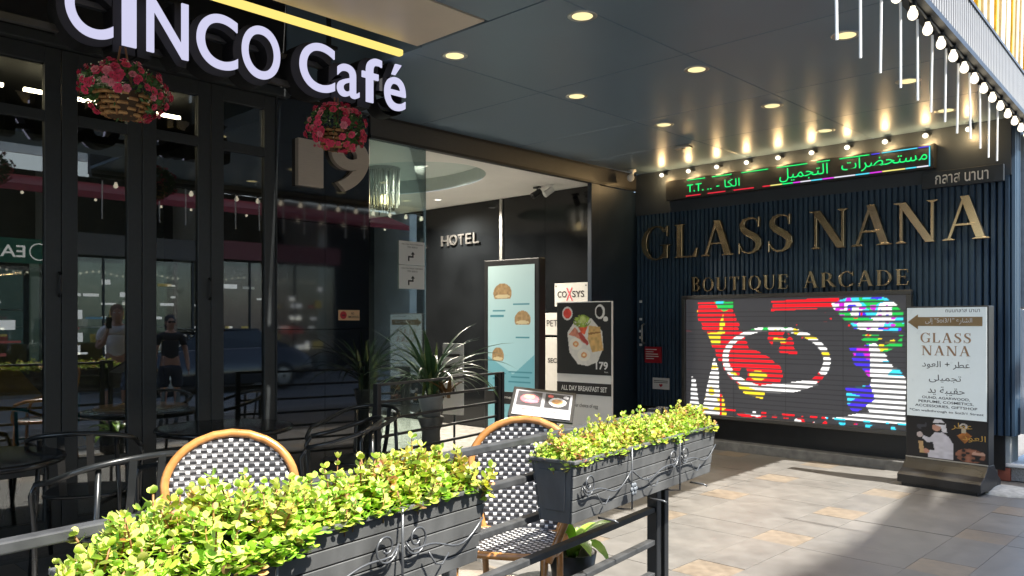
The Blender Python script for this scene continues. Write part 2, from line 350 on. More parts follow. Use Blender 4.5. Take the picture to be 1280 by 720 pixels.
# gold and white strips above the fascia
gs = thing('gold_sign', 'golden yellow sign with pale strips standing above the ribbed fascia', 'sign', (0, 0, 0))
M_gold = mat('gold_foil', (.75, .48, .04), .25, metal=.35, var=.3, scale=6)
M_goldw = mat('pale_strip', (.8, .76, .6), .4, var=.1)
MB().hexa([(fx(5)-.06, 5, 3.60), (fx(5)-.04, 5, 3.60), (fx(9)-.04, 9, 3.60), (fx(9)-.06, 9, 3.60)], [(fx(5)-.06, 5, 4.5), (fx(5)-.04, 5, 4.5), (fx(9)-.04, 9, 4.5), (fx(9)-.06, 9, 4.5)]).build('backing_panel', M_gold, gs)
y = 5.1; k = 0
while y < 8.9:
    dz = random.uniform(-.07, .07); wv = random.uniform(.05, .1)
    MB().hexa([(fx(y)-.038, y, 3.59), (fx(y)+.01, y, 3.59), (fx(y)+.01, y+wv, 3.59), (fx(y)-.038, y+wv, 3.59)],
              [(fx(y)-.038, y+dz, 4.45), (fx(y)+.03, y+dz, 4.45), (fx(y)+.03, y+wv+dz, 4.45), (fx(y)-.038, y+wv+dz, 4.45)]).build('strip', M_goldw if k % 3 != 2 else M_gold, gs, bevel=.008)
    y += .21; k += 1

# festoon bulbs and meteor tubes along the edge
bulb_root = thing('festoon_bulb', '', 'light bulb', group='warm bulbs along the canopy edge')
MB().lathe([(.0, .05), (.012, .05), (.017, .035), (.019, .0), (.016, -.008)], 10).build('socket', M_black, bulb_root, smooth=True)
MB().lathe([(.012, -.004), (.015, -.018), (.025, -.038), (.028, -.054), (.023, -.07), (.011, -.08), (0, -.082)], 12).build('bulb', M_bulb, bulb_root, smooth=True)
tube_root = thing('meteor_tube', '', 'light tube', group='thin white light tubes hanging from the canopy edge')
MB().tube([(0, 0, 0), (0, 0, -.47)], .0072, 8).build('tube', mat('frosted_tube', (.72, .74, .74), .3, var=.15, scale=3, emit=.16*EM, ecol=(.95, .97, 1)), tube_root)
MB().tube([(0, 0, .03), (0, 0, -.002)], .012, 8).build('cap', M_black, tube_root)
by = 3.7; n = 0
ords = ['nearest', 'second', 'third', 'fourth', 'fifth', 'sixth', 'seventh', 'eighth', 'ninth', 'tenth', 'eleventh', 'twelfth', 'thirteenth', 'fourteenth', 'fifteenth', 'sixteenth', 'seventeenth', 'eighteenth']
def nth(i, tail): return (ords[i] if i else 'first')+' '+tail
bys = [5.34+.31*i for i in range(-5, 11)]
for n, by in enumerate(bys):
    o = bulb_root if n == 0 else dup(bulb_root)
    o.location = (fx(by)-.035, by, 3.2)
    o['label'] = 'glowing warm festoon bulb under the ribbed fascia, '+nth(n, 'from the near end')
for n in range(12):
    ty = 3.62+.337*n
    o = tube_root if n == 0 else dup(tube_root)
    o.location = (fx(ty)-.075, ty, 3.21+random.uniform(-.02, .01))
    o.rotation_euler = (random.uniform(-.02, .02), random.uniform(-.02, .02), 0)
    o['label'] = 'thin frosted light tube hanging below the ribbed fascia, '+nth(n, 'from the near end')
cb = MB().tube([(fx(3.6)-.035, 3.6, 3.235)]+[(fx(3.6+.1*i)-.035, 3.6+.1*i, 3.222-.012*abs(math.sin(i*1.0))) for i in range(1, 54)], .007, 6).build('festoon_cable', M_black)
tag(cb, 'black cable that carries the festoon bulbs along the canopy edge', 'cable')

# ceiling downlights
dl = thing('downlight', '', 'downlight', group='warm round downlights in the canopy soffit')
MB().lathe([(.062, .0), (.085, -.004), (.092, .0), (.092, .01)], 24).build('trim_ring', M_steel, dl, smooth=True)
MB().lathe([(.0, -.003), (.05, -.003), (.064, -.0015), (.064, .01)], 24).build('lens', M_down, dl, smooth=True)
names = {(-4.18, 3.78): 'beside the end of the white letters', (-3.08, 3.83): 'nearest the beige ceiling panel corner', (-4.2, 5.15): 'left one in the second row of the soffit', (-3.12, 5.22): 'middle one in the second row of the soffit', (-2.05, 5.27): 'right one in the second row, behind the light tubes',
         (-4.21, 6.46): 'left one in the third row of the soffit', (-3.17, 6.54): 'middle one in the third row of the soffit', (-2.09, 6.6): 'right one in the third row, touching a light tube', (-3.21, 7.74): 'in the far row above the green scrolling sign', (-2.14, 7.74): 'in the far row near the Thai name plate'}
for n, ((x, y), t) in enumerate(names.items()):
    o = dl if n == 0 else dup(dl)
    o.location = (x, y, 3.319); o['label'] = 'lit round ceiling downlight '+t
    if n: continue
    L = bpy.data.lights.new('downlight_beam', 'SPOT'); L.energy = 9; L.spot_size = R(90); L.spot_blend = .7; L.color = (1, .8, .5); L.shadow_soft_size = .05
    lo = bpy.data.objects.new('downlight_beam', L); COL.objects.link(lo); lo.parent = o; lo.location = (0, 0, -.02)
sb = MB().box(-4.28, -4.235, -5, 3.37, 3.235, 3.275).build('strip_light', emis('strip_light_glow', (1, .76, .2), 1.15*EM), None, bevel=.006)
tag(sb, 'long glowing yellow strip light along the beige ceiling panel', 'light')

# ================================================================== BACK WALL (y = 8.4)
YB = 8.4
bw = thing('arcade_wall', 'navy wall of vertical ribs carrying the gold lettering and the big screen', 'wall', (0, YB, 0))
MB().box(-5.9, -1.78, .03, .3, .42, 3.32).build('backing_panel', M_navy, bw)
MB().box(-5.9, -1.78, .0, .028, 2.8, 3.318).build('upper_band', mat('grey_navy_band', (.045, .055, .068), .45, var=.1, scale=4), bw)
MB().box(-5.9, -1.84, .05, .3, .1, .418).build('base_panel', M_black, bw)
MB().box(-5.9, -1.9, -.09, .3, -.01, .098).build('plinth', mat('dirty_concrete', (.14, .14, .135), .75, var=.3, bump=.2), bw, bevel=.01)
rb = MB().prism([(-.019, 0), (.019, 0), (.019, 2.39), (-.019, 2.39)], -.004, .029)
rib = MB().hexa([(-.017, .004, 0), (.017, .004, 0), (.025, .0299, 0), (-.025, .0299, 0)], [(-.017, .004, 2.385), (.017, .004, 2.385), (.025, .0299, 2.385), (-.025, .0299, 2.385)]).mesh('rib', M_navy)
x = -5.86
while x < -1.8:
    link('rib', rib, bw, bevel=.003, seg=1, loc=(x, 0, .42)); x += .057
# return of the wall round the right corner
sidew = thing('side_return_wall', 'ribbed navy return of the arcade wall at the right edge', 'wall', (-1.75, YB, 0), QT)
MB().box(.03, .6, .03, .3, .42, 3.3).build('backing_panel', M_navy, sidew)
srib = MB().hexa([(-.014, 0, 0), (.014, 0, 0), (.022, .03, 0), (-.022, .03, 0)], [(-.014, 0, 2.9), (.014, 0, 2.9), (.022, .03, 2.9), (-.022, .03, 2.9)]).mesh('rib', M_navy)
for i in range(4): link('rib', srib, sidew, bevel=.003, seg=1, loc=(.03+.055*i, 0, .42))
MB().box(.27, .6, -.02, .029, 1.6, 3.2).build('grey_panel', mat('pale_grey_panel', (.3, .33, .34), .5, var=.15), sidew)
MB().box(.27, .33, -.03, .028, .42, 1.58).build('pale_post', M_white, sidew, bevel=.005)
pr = thing('white_pier', 'small white rendered pier on a red brick course below the ribs', 'pier', (-1.9, 8.47, 0))
MB().box(-.28, .1, 0, .3, .125, .416).build('shaft', mat('grey_white_render', (.5, .52, .5), .7, var=.12), pr, bevel=.006)
for i in range(3): MB().box(-.27+.125*i, -.15+.125*i, -.01, .2, .002, .12).build('brick', mat('red_brick', (.3, .085, .05), .8, var=.25, bump=.2), pr, bevel=.006)
wf = thing('shop_window', 'white framed shop window on a stone ledge at the right edge', 'window', (-1.74, 8.6, 0), QT)
MB().box(-.1, 1.2, -.12, .1, .0, .13).build('stone_base', mat('speckled_granite', (.33, .31, .28), .6, var=.4, scale=80), wf, bevel=.01)
MB().box(-.14, 1.2, -.17, .1, .132, .165).build('ledge', M_white, wf, bevel=.008)
for a in (-.08, .1, .32, .6, .95): MB().box(a, a+.045, -.1, -.04, .167, .7).build('frame_post', M_white, wf, bevel=.005)
MB().box(-.08, 1.0, -.1, -.04, .702, .75).build('frame_rail', M_white, wf, bevel=.005)
MB().box(-.07, .99, -.066, -.06, .17, .7).build('pane', glass('pale_pane', (.75, .85, .85), .12, 1), wf)
dm = MB(); dm.lathe([(.27, 0), (.262, .012), (.22, .03), (.14, .047), (.05, .055), (0, .056)], 28)
dmo = dm.build('concrete_mound', mat('pale_mortar', (.5, .49, .44), .85, var=.25, scale=20, bump=.4), None, smooth=True)
dmo.location = (-1.72, 7.9, 0); dmo.scale = (1.05, .8, 1); tag(dmo, 'low rounded pale mortar mound on the paving right of the totem', 'mound')

# row of wall lamps
lm = thing('wall_lamp', '', 'lamp', group='warm lamps in a row above the green scrolling sign')
MB().box(-.02, .02, -.09, .0, .012, .03).build('bracket', M_black, lm)
MB().ball((0, -.1, 0), (.027, .027, .024), 12, 8).build('bulb', M_bulb, lm, smooth=True)
for n in range(10):
    o = lm if n == 0 else dup(lm)
    o.location = (-5.44+.371*n, 8.395, 3.245); o['label'] = 'glowing warm wall lamp above the scrolling sign, '+nth(n, 'from the left')
    if n: continue
    L = bpy.data.lights.new('lamp_glow', 'POINT'); L.energy = .9; L.color = (1, .66, .3); L.shadow_soft_size = .03
    lo = bpy.data.objects.new('lamp_glow', L); COL.objects.link(lo); lo.parent = o; lo.location = (0, -.1, -.04)
    L = bpy.data.lights.new('lamp_upbeam', 'SPOT'); L.energy = 2.2; L.color = (1, .66, .3); L.spot_size = R(44); L.spot_blend = 1; L.shadow_soft_size = .02
    lo = bpy.data.objects.new('lamp_upbeam', L); COL.objects.link(lo); lo.parent = o; lo.location = (0, -.15, -.09); lo.rotation_euler = (R(180-22), 0, 0)

# green scrolling LED sign
ls = thing('scrolling_sign', 'long black scrolling sign with green Arabic writing and coloured dashes', 'sign', (0, YB-.08, 0))
MB().box(-5.4, -2.4, 0, .078, 2.93, 3.17).build('housing', mat('grey_black_housing', (.03, .032, .034), .5), ls, bevel=.006)
eG = emis('led_green', (.02, 1, .22), 1.0*EM*1.1)
LC = {'g': eG, 'r': emis('led_red', (.9, .03, .06), EM), 'y': emis('led_yellow', (1, .9, .25), EM), 'c': emis('led_cyan', (.1, .8, 1), EM), 'm': emis('led_magenta', (.85, .05, .9), EM), 'w': emis('led_white', (.9, .9, 1), EM), 'b': emis('led_blue', (.08, .06, .9), EM)}
text('green_writing', arab('مستحضرات'), eG, ls, fit=(-3.28, -2.46, 2.985, 3.13), y=-.004, bold=0)
text('green_writing', arab('التجميل'), eG, ls, fit=(-3.95, -3.42, 2.975, 3.12), y=-.004, bold=0)
text('green_writing', '.. - '+arab('الكا'), eG, ls, fit=(-4.83, -4.42, 3.0, 3.09), y=-.004, bold=0)
text('green_writing', 'T.T.', eG, ls, fit=(-5.1, -4.88, 3.0, 3.09), y=-.004, bold=.01)
for a, b, c in ((-5.1, -4.86, 'g'), (-4.77, -4.52, 'g'), (-4.4, -4.08, 'g'), (-3.98, -3.64, 'g'), (-3.54, -3.4, 'g'), (-3.3, -3.0, 'g'), (-2.98, -2.9, 'b'), (-2.88, -2.55, 'c'), (-2.54, -2.44, 'b')):
    MB().box(a, b, -.004, -.001, 3.138, 3.148).build('led_dash', LC[c], ls)
segs = [(-5.12, -4.92, 'r'), (-4.83, -4.6, 'r'), (-4.5, -4.25, 'r'), (-4.15, -4.06, 'r'), (-4.06, -3.92, 'y'), (-3.92, -3.8, 'g'), (-3.8, -3.72, 'm'), (-3.72, -3.6, 'w'), (-3.6, -3.48, 'c'), (-3.48, -3.36, 'm'), (-3.36, -3.14, 'w'), (-3.14, -3.0, 'c'), (-3.0, -2.88, 'm'), (-2.88, -2.66, 'y'), (-2.66, -2.56, 'c'), (-2.56, -2.45, 'w')]
for a, b, c in segs: MB().box(a+.004, b, -.004, -.001, 2.952, 2.964).build('led_dash', LC[c], ls)
MB().box(-2.446, -2.436, -.004, -.001, 2.952, 3.148).build('led_dash', LC['c'], ls)
# Thai name plate
tp = thing('thai_name_plate', 'grey name plate with white Thai writing above the gold letters', 'sign', (0, YB-.05, 0))
MB().box(-2.52, -1.83, 0, .048, 2.745, 2.9).build('plate', mat('grey_plate', (.03, .038, .048), .5), tp, bevel=.004)
text('writing', 'กลาส นานา', M_print_white, tp, fit=(-2.4, -1.95, 2.775, 2.865), y=-.003, bold=.008)

# ---- serif capitals in polished metal
def glyph(ch):
    T, N, Sf = .155, .05, .03      # thick stroke, thin stroke, serif height
    P = []; add = P.append
    def rect(x0, x1, z0, z1): add([(x0, z0), (x1, z0), (x1, z1), (x0, z1)])
    def serif(x, z, w, up):        # bracketed slab
        s = Sf if up else -Sf
        add([(x-w, z), (x+w, z), (x+w, z+s*.6), (x+w*.45, z+s*1.7), (x-w*.45, z+s*1.7), (x-w, z+s*.6)])
    def stem(x, t, top=True, bot=True, w=None):
        rect(x-t/2, x+t/2, 0, 1); w = w or t/2+.075
        if bot: serif(x, 0, w, True)
        if top: serif(x, 1, w, False)
    def ring(cx, cz, rx, rz, tk, tn, a0, a1):
        o = arc(cx, cz, rx, rz, a0, a1, 28); i = arc(cx, cz, rx-tk, rz-tn, a0, a1, 28); add(o+i[::-1])
    def diag(x0, z0, x1, z1, t): add([(x0-t/2, z0), (x0+t/2, z0), (x1+t/2, z1), (x1-t/2, z1)])
    pi = math.pi; W = .8
    if ch == 'L': stem(.16, T); rect(.1, .62, 0, N); add([(.62, 0), (.66, .27), (.62, .27), (.52, N), (.5, 0)]); W = .68
    elif ch == 'A':
        diag(.13, 0, .42, 1.02, N*1.25); diag(.71, 0, .42, 1.02, T*1.08); rect(.22, .62, .33, .33+N); serif(.13, 0, .12, True); serif(.71, 0, .16, True); W = .87
    elif ch == 'N':
        diag(.15, 0, .15, 1, N*1.2); diag(.75, 0, .75, 1, N*1.2); diag(.77-.06, 0, .14+.02, 1, T*1.15); serif(.15, 0, .11, True); serif(.11, 1, .11, False); serif(.75, 1, .11, False); W = .9
    elif ch in 'OQ':
        ring(.42, .5, .4, .53, T, N, 0, 2*pi-.001)
        if ch == 'Q': add([(.4, .03), (.5, .1), (.75, -.16), (.9, -.2), (.88, -.26), (.68, -.24)])
        W = .86
    elif ch in 'CG':
        ring(.44, .5, .42, .53, T, N, .22*pi, 1.77*pi)
        add([(.72, .98), (.75, .68), (.78, .68), (.79, 1.0)])
        if ch == 'G': rect(.66, .79, .02, .42); rect(.56, .86, .4, .44); W = .9
        else: add([(.74, .05), (.82, .24), (.79, .27), (.68, .12)]); W = .86
    elif ch == 'S':
        pts = []
        for i in range(31):
            t = i/30; 
            if t < .5: a = pi*(.15+t*2*1.2); x, z = .32+.23*math.cos(a), .755+.245*math.sin(a)
            else: a = pi*(.35-(t-.5)*2*1.2); x, z = .32+.25*math.cos(a), .26+.26*math.sin(a)
            pts.append((x, z))
        cl = [(.53, .80), (.49, .93), (.40, .985), (.29, .985), (.19, .93), (.14, .82), (.15, .71), (.22, .62), (.33, .54), (.44, .46), (.52, .36), (.54, .24), (.49, .11), (.39, .025), (.27, .015), (.15, .07), (.09, .22)]
        wd = [.03, .035, .045, .055, .09, .13, .15, .165, .175, .175, .165, .145, .11, .06, .05, .04, .03]
        l, r = [], []
        for i, (x, z) in enumerate(cl):
            a = cl[max(0, i-1)]; b = cl[min(len(cl)-1, i+1)]; dx, dz = b[0]-a[0], b[1]-a[1]; q = math.hypot(dx, dz); nx, nz = -dz/q, dx/q
            l.append((x+nx*wd[i]/2, z+nz*wd[i]/2)); r.append((x-nx*wd[i]/2, z-nz*wd[i]/2))
        add(l+r[::-1]); add([(.515, .98), (.515, .72), (.55, .72), (.56, 1.01)]); add([(.08, .30), (.08, .0), (.05, -.01), (.045, .30)]); W = .66
    elif ch == 'I': stem(.17, T); W = .36
    elif ch == 'T': stem(.36, T, top=False); rect(.03, .69, 1-N, 1); add([(.03, 1), (.06, 1), (.09, .78), (.05, .76)]); add([(.69, 1), (.66, 1), (.63, .78), (.67, .76)]); W = .74
    elif ch == 'U':
        rect(.1, .1+T, .3, 1); rect(.66, .66+N, .3, 1); serif(.17, 1, .16, False); serif(.69, 1, .1, False)
        o = arc(.405, .3, .305, .32, pi, 2*pi); i = arc(.455, .3, .205, .27, pi, 2*pi); add(o+i[::-1]); W = .84
    elif ch in 'BRPD':
        stem(.16, T)
        def bowl(z0, z1, r):
            c = (z0+z1)/2; rz = (z1-z0)/2; x = .34
            rect(.16, x, z1-N, z1); rect(.16, x, z0, z0+N)
            o = arc(x, c, r, rz, -pi/2, pi/2); i = arc(x, c, r-T*.95, rz-N, -pi/2, pi/2); add(o+i[::-1])
        if ch == 'D': bowl(0, 1, .44); W = .84
        elif ch == 'B': bowl(.5, 1, .24); bowl(0, .53, .29); W = .7
        else:
            bowl(.46, 1, .27); W = .66
            if ch == 'R': diag(.74, 0, .42, .5, T); serif(.76, 0, .12, True); W = .84
    elif ch == 'E':
        stem(.16, T); rect(.16, .6, 1-N, 1); rect(.16, .6, 0, N); rect(.16, .5, .5, .5+N)
        add([(.6, 1), (.56, .99), (.585, .78), (.615, .78)]); add([(.6, 0), (.54, .01), (.62, .25), (.65, .25)]); add([(.5, .39), (.5, .66), (.475, .66), (.47, .39)]); W = .68
    return P, W
M_letter_side = mat('brass_return', (.5, .36, .2), .22, metal=1, var=.08)
def metal_word(root, word, x0, x1, z0, h, m, depth, gap=.06, first=1.0):
    gl = [(c, *glyph(c)) for c in word]
    tot = sum(g[2] for g in gl)+gap*(len(gl)-1); k = (x1-x0)/tot; x = x0
    for n, (c, P, W) in enumerate(gl):
        mb = MB()
        hh = h*(first if n == 0 else 1)
        for q, p in enumerate(P): mb.prism([(x+a*k, z0+b*hh) for a, b in p], -depth-.0007*q, 0)
        mb.build('letter', m, root, bevel=.004, seg=2)
        x += (W+gap)*k
gn = thing('gold_name_letters', 'large polished gold serif letters GLASS NANA on the navy ribs', 'lettering', (0, YB-.035, 0))
metal_word(gn, 'GLASS', -5.76, -3.78, 2.23, .40, M_brass, .05)
metal_word(gn, 'NANA', -3.62, -1.93, 2.23, .40, M_brass, .05, gap=.02)
ga = thing('gold_subtitle_letters', 'small polished gold letters BOUTIQUE ARCADE above the big screen', 'lettering', (0, YB-.03, 0))
metal_word(ga, 'BOUTIQUE', -5.06, -3.86, 1.825, .155, M_brass, .03, gap=.1, first=1.1)
metal_word(ga, 'ARCADE', -3.7, -2.63, 1.825, .155, M_brass, .03, gap=.1, first=1.1)

# ---- the big LED screen
sg = thing('led_screen', 'large LED screen showing red, yellow and white glitched shapes in a bronze frame', 'screen', (-5.1, YB-.1, .4))
SW, SH = 2.46, 1.33
MB().box(-.02, SW+.02, .01, .098, -.02, SH+.02).build('housing', M_black, sg)
for a in ((-.05, SW+.05, SH, SH+.045), (-.05, SW+.05, -.045, 0)): MB().box(a[0], a[1], -.03, .03, a[2], a[3]).build('frame_rail', M_bronze, sg, bevel=.006)
for a in (-.05, SW): MB().box(a, a+.05, -.029, .03, .002, SH-.002).build('frame_stile', M_bronze, sg, bevel=.006)
def led(u, v):
    c = np.zeros(u.shape+(3,)); c[...] = (.04, .04, .044)
    red, yel, wht, grn, blu, cyn, mag = (.9, .01, .02), (1, .75, .03), (1, 1, 1), (.02, .5, .08), (.06, .03, .8), (.05, .65, .9), (.6, .02, .65)
    n1 = vnoise(u, v*.6, 14, 3); n2 = vnoise(u, v, 40, 5); n3 = vnoise(u, v, 22, 9)
    row = np.floor(v*26); rj = (np.random.RandomState(4).rand(64)[row.astype(int) % 64]-.5)*.014; uj = u+rj
    b = inpoly(uj, v, [(.07, .03), (.24, .03), (.285, .28), (.33, .42), (.44, .5), (.485, .6), (.47, .72), (.38, .76), (.28, .74), (.22, .66), (.17, .5), (.12, .33), (.065, .17)])
    c[b] = red; c[b & (uj < .2) & (n1 > .45) & (v < .4)] = yel; c[inell(u, v, .37, .645, .042, .04)] = yel
    c[inell(u, v, .3, .64, .02, .06)] = (.04, .04, .044)
    c[inpoly(u, v, [(.15, .02), (.25, .03), (.25, .08), (.2, .11), (.17, .08)])] = grn; c[(u > .16) & (u < .2) & (v > .02) & (v < .045)] = cyn
    c[inpoly(uj, v, [(.44, .03), (.74, .01), (.74, .09), (.44, .11)])] = red
    c[inpoly(uj, v, [(.4, .28), (.48, .25), (.53, .34), (.55, .46), (.47, .45), (.42, .36)]) & (n3 > .25)] = red
    c[inpoly(uj, v, [(.44, .33), (.5, .34), (.5, .37), (.44, .36)])] = yel
    ring = inell(u, v, .445, .51, .252, .275, .06) & ~inell(u, v, .445, .505, .222, .232, .06); c[ring] = wht
    c[ring & (n3 > .72)] = yel; c[ring & (u > .6) & (v > .6) & (n3 > .45)] = red; c[ring & (v < .27) & (n2 > .7)] = grn
    c[inpoly(uj, v, [(.36, .73), (.62, .66), (.64, .7), (.5, .76), (.36, .77)])] = wht
    c[inpoly(uj, v, [(.27, .72), (.4, .78), (.4, .84), (.3, .8)])] = yel
    w = inpoly(u, v, [(.085, 1), (.115, .75), (.15, .5), (.175, .62), (.18, 1)]); c[w] = wht; c[w & (n3 > .7)] = yel
    w = inpoly(u, v, [(.02, .98), (.03, .68), (.05, .7), (.075, .98)]); c[w] = wht
    w = inpoly(u, v, [(.18, .8), (.2, .86), (.215, 1), (.18, 1)]); c[w] = yel; c[w & (u < .19)] = red
    w = inpoly(uj, v, [(.7, .06), (.78, .01), (.93, .02), (.99, .12), (.985, .28), (.88, .27), (.8, .25), (.75, .17)])
    c[w] = wht; c[w & (n1 > .62)] = cyn; c[w & (n2 > .74)] = blu; c[w & (n3 < .3)] = grn; c[w & (n2 < .18)] = mag
    w = inpoly(uj, v, [(.8, .3), (.98, .3), (.98, .38), (.9, .44), (.84, .36)]); c[w & (n3 > .35)] = grn; c[w & (n2 > .7)] = yel
    w = inpoly(uj, v, [(.78, .4), (.88, .36), (.93, .48), (1, .62), (1, .95), (.7, .95), (.86, .88), (.84, .8), (.86, .62), (.8, .52)])
    c[w] = wht; e = w & (u < .845+.02*n1) & (v < .8); c[e] = blu; c[e & (n3 > .6)] = mag; c[w & (u > .9+.1*(v-.4)) & (v < .6) & (n3 > .5)] = cyn
    w = inpoly(u, v, [(.76, .7), (.86, .68), (.88, .78), (.8, .9), (.77, .85)]); c[w] = blu; c[w & (n3 > .55)] = cyn
    w = (v > .945) & (n2 > .6); c[w & (u > .2)] = red; c[w & (n3 > .55) & (u > .25)] = wht; c[w & (u > .66) & (n1 > .5)] = cyn; c[w & (u > .8) & (n1 < .45)] = mag
    c[(v > .275) & (v < .285) & (u < .12) & (n2 > .4)] = red; c[(n2 > .93) & (u > .5) & (v < .4) & (v > .1)] = red
    s = (v*26) % 1; dim = np.where(s < .36, .07, 1.)[..., None]; base = np.array((.04, .04, .044))
    c = base+(c-base)*dim; c[s < .12] *= .6
    return c
picture('display', SW, SH, 260, 156, led, attr_mat('led_display', emit=1.0*EM*1.05, rough=.4), sg, y=-.002)
for i in range(1, 4): MB().box(SW*i/4-.0015, SW*i/4+.0015, -.0032, -.0024, 0, SH).build('module_joint', M_black, sg)

# small things on the wall at the left
rc = thing('red_call_box', 'small red box sign with white print left of the big screen', 'sign', (0, YB-.03, 0))
MB().box(-5.74, -5.5, 0, .03, .96, 1.16).build('plate', mat('red_plastic', (.42, .015, .03), .4, var=.08), rc, bevel=.006)
for i in range(5): MB().box(-5.72, -5.72+random.uniform(.1, .19), -.003, -.001, 1.12-.028*i, 1.13-.028*i).build('print_line', M_print_white, rc)
wn_ = thing('white_heart_notice', 'small white notice with a red heart below the red box', 'notice', (0, YB-.03, 0))
MB().box(-5.62, -5.38, 0, .006, .64, .78).build('sheet', M_print_white, wn_)
MB().prism([(-5.5, .665), (-5.475, .69), (-5.48, .705), (-5.49, .707), (-5.5, .697), (-5.51, .707), (-5.52, .705), (-5.525, .69)], -.003, -.001).build('heart', mat('print_red', (.5, .02, .04), .6, var=0), wn_)
for i in range(2): MB().box(-5.6, -5.4, -.003, -.001, .74-.02*i, .747-.02*i).build('print_line', M_print_black, wn_)
hd = thing('pull_handle', 'slim pale vertical pull handle on the dark corner column', 'handle', (0, YB-.05, 0))
MB().tube([(-5.73, 0, 1.2), (-5.73, -.05, 1.22), (-5.73, -.05, 1.42), (-5.73, 0, 1.44)], .012, 8).build('grip', M_steel, hd, smooth=True)
for i, z in enumerate((1.72, 1.5, 1.35, 1.27, 1.18)):
    s_ = MB().box(-5.83, -5.79, 0, .004, z-.015, z+.015).build('small_sticker', M_print_white); s_.location = (0, YB-.012, 0)
    tag(s_, 'tiny pale sticker on the dark column, '+nth(i, 'from the top').replace('first', 'topmost'), 'sticker', 'pale stickers on the dark column')

# cctv
cc = thing('security_camera', 'white dome headed security camera hanging in the soffit corner', 'camera', (-5.7, 8.05, 3.31))
MB().lathe([(0, 0), (.05, 0), (.05, -.02), (.02, -.035), (.02, -.07)], 14).build('mount', M_white, cc, smooth=True)
b = MB().lathe([(0, -.075), (.04, -.075), (.045, 0), (.045, .075), (.032, .08), (0, .08)], 16).build('body', M_white, cc, smooth=True)
b.location = (.0, -.03, -.1); b.rotation_euler = (R(100), 0, R(35))
l2 = MB().lathe([(.034, .081), (.03, .076), (.0, .076)], 14).build('lens', M_black, b)
cc2 = thing('soffit_sensor', 'small pale square sensor stuck to the soffit by the wall lamps', 'sensor', (-4.55, 7.35, 3.315))
MB().hexa([(-.1, -.04, -.03), (.1, -.04, -.03), (.1, .04, -.03), (-.1, .04, -.03)], [(-.07, -.05, .0), (.07, -.05, 0), (.07, .05, 0), (-.07, .05, 0)]).build('body', M_steel, cc2, bevel=.006)
MB().lathe([(.0, -.034), (.02, -.033), (.025, -.028)], 12).build('eye', M_black, cc2)

# ================================================================== CAFE SIDE (x = -5.9), local X = world Y
XF = -5.9
cf = thing('cafe_building', 'dark cafe shopfront of tall folding glass doors', 'building', (XF, 0, 0), QT)
# upper band with perforated panels
def perf_mat():
    m = mat('perforated_black_panel', (.014, .014, .015), .55, var=0); nt = m.node_tree; b = nt.nodes['Principled BSDF']
    tc = nt.nodes.new('ShaderNodeTexCoord'); vo = nt.nodes.new('ShaderNodeTexVoronoi'); vo.inputs['Scale'].default_value = 55; vo.inputs['Randomness'].default_value = .15
    nt.links.new(tc.outputs['Object'], vo.inputs['Vector']); bp = nt.nodes.new('ShaderNodeBump'); bp.inputs['Strength'].default_value = .8
    nt.links.new(vo.outputs[0], bp.inputs['Height']); nt.links.new(bp.outputs[0], b.inputs['Normal']); return m
for i in range(6): MB().box(-3.0+1.08*i, -1.925+1.08*i, .0, .1, 3.36, 4.19).build('perforated_panel', perf_mat(), cf, bevel=.004)
MB().box(-6, 8.39, .125, 6, 3.62, 12).build('upper_wall', mat('dark_upper_wall', (.06, .065, .07), .7, var=.1), cf)  # unseen upper storeys, added to keep sky light out
MB().box(-6, 3.48, -.06, .12, 3.285, 3.352).build('head_beam', M_frame, cf, bevel=.004)
joints = [-.32, .21, .735, 1.265, 1.797, 2.325, 2.838, 3.385]
for n, (a, b) in enumerate(zip(joints[:-1], joints[1:])):
    a += .003; b -= .003; st = .098
    lf = MB(); lf.box(a, a+st, 0, .06, .03, 3.28); lf.box(b-st, b, 0, .06, .03, 3.28)
    lf.box(a+st, b-st, .001, .059, 3.17, 3.28); lf.box(a+st, b-st, .001, .059, 2.79, 2.86); lf.box(a+st, b-st, .001, .059, .45, .53); lf.box(a+st, b-st, .001, .059, .03, .14)
    door = lf.build('folding_door', M_frame, cf, bevel=.003, seg=1)
    for z0, z1 in ((.14, .45), (.53, 2.79), (2.86, 3.17)): MB().box(a+st, b-st, .024, .032, z0, z1).build('pane', M_cafe_glass, door)
    if n in (3, 5): MB().tube([(b-.012, 0, 1.63), (b-.012, -.028, 1.65), (b-.012, -.028, 1.77), (b-.012, 0, 1.79)], .009, 8).build('handle', M_black, door)
# pier of dark glass with the number
pg = thing('glass_pier', 'dark mirror glass pier between the cafe doors and the lobby', 'pier', (XF, 0, 0), QT)
MB().box(3.39, 4.3, .03, .28, .0, 3.3).build('core', M_dark, pg)
for a, b in ((3.39, 3.845), (3.849, 4.305)):
    for z0, z1 in ((.02, 1.395), (1.4, 2.3), (2.305, 3.3)): MB().box(a, b, 0, .026, z0, z1).build('glass_panel', mat('black_mirror_glass', (.008, .01, .012), .04, var=0, spec=1.0), pg)
MB().box(3.384, 3.39, -.01, .06, 0, 3.3).build('edge_strip', M_frame, pg)
num = thing('house_number', 'brushed metal number 19 on the dark glass pier', 'number', (XF-.0, 0, 0), QT)
M_num = mat('brushed_champagne', (.62, .53, .44), .35, metal=.35, var=.08, scale=15, stretch=(1, 1, 30))
text('digit', '1', M_num, num, fit=(3.56, 3.80, 2.59, 2.98), y=-.05, depth=.06, bold=.03)
text('digit', '9', M_num, num, fit=(3.88, 4.27, 2.59, 3.06), y=-.05, depth=.06, bold=.03)
ns = thing('no_smoking_sticker', 'small orange no smoking sticker on the dark glass pier', 'sticker', (XF, 0, 0), QT)
MB().box(3.98, 4.2, -.004, -.001, 1.475, 1.565).build('sheet', mat('orange_sticker', (.7, .42, .22), .5, var=0), ns)
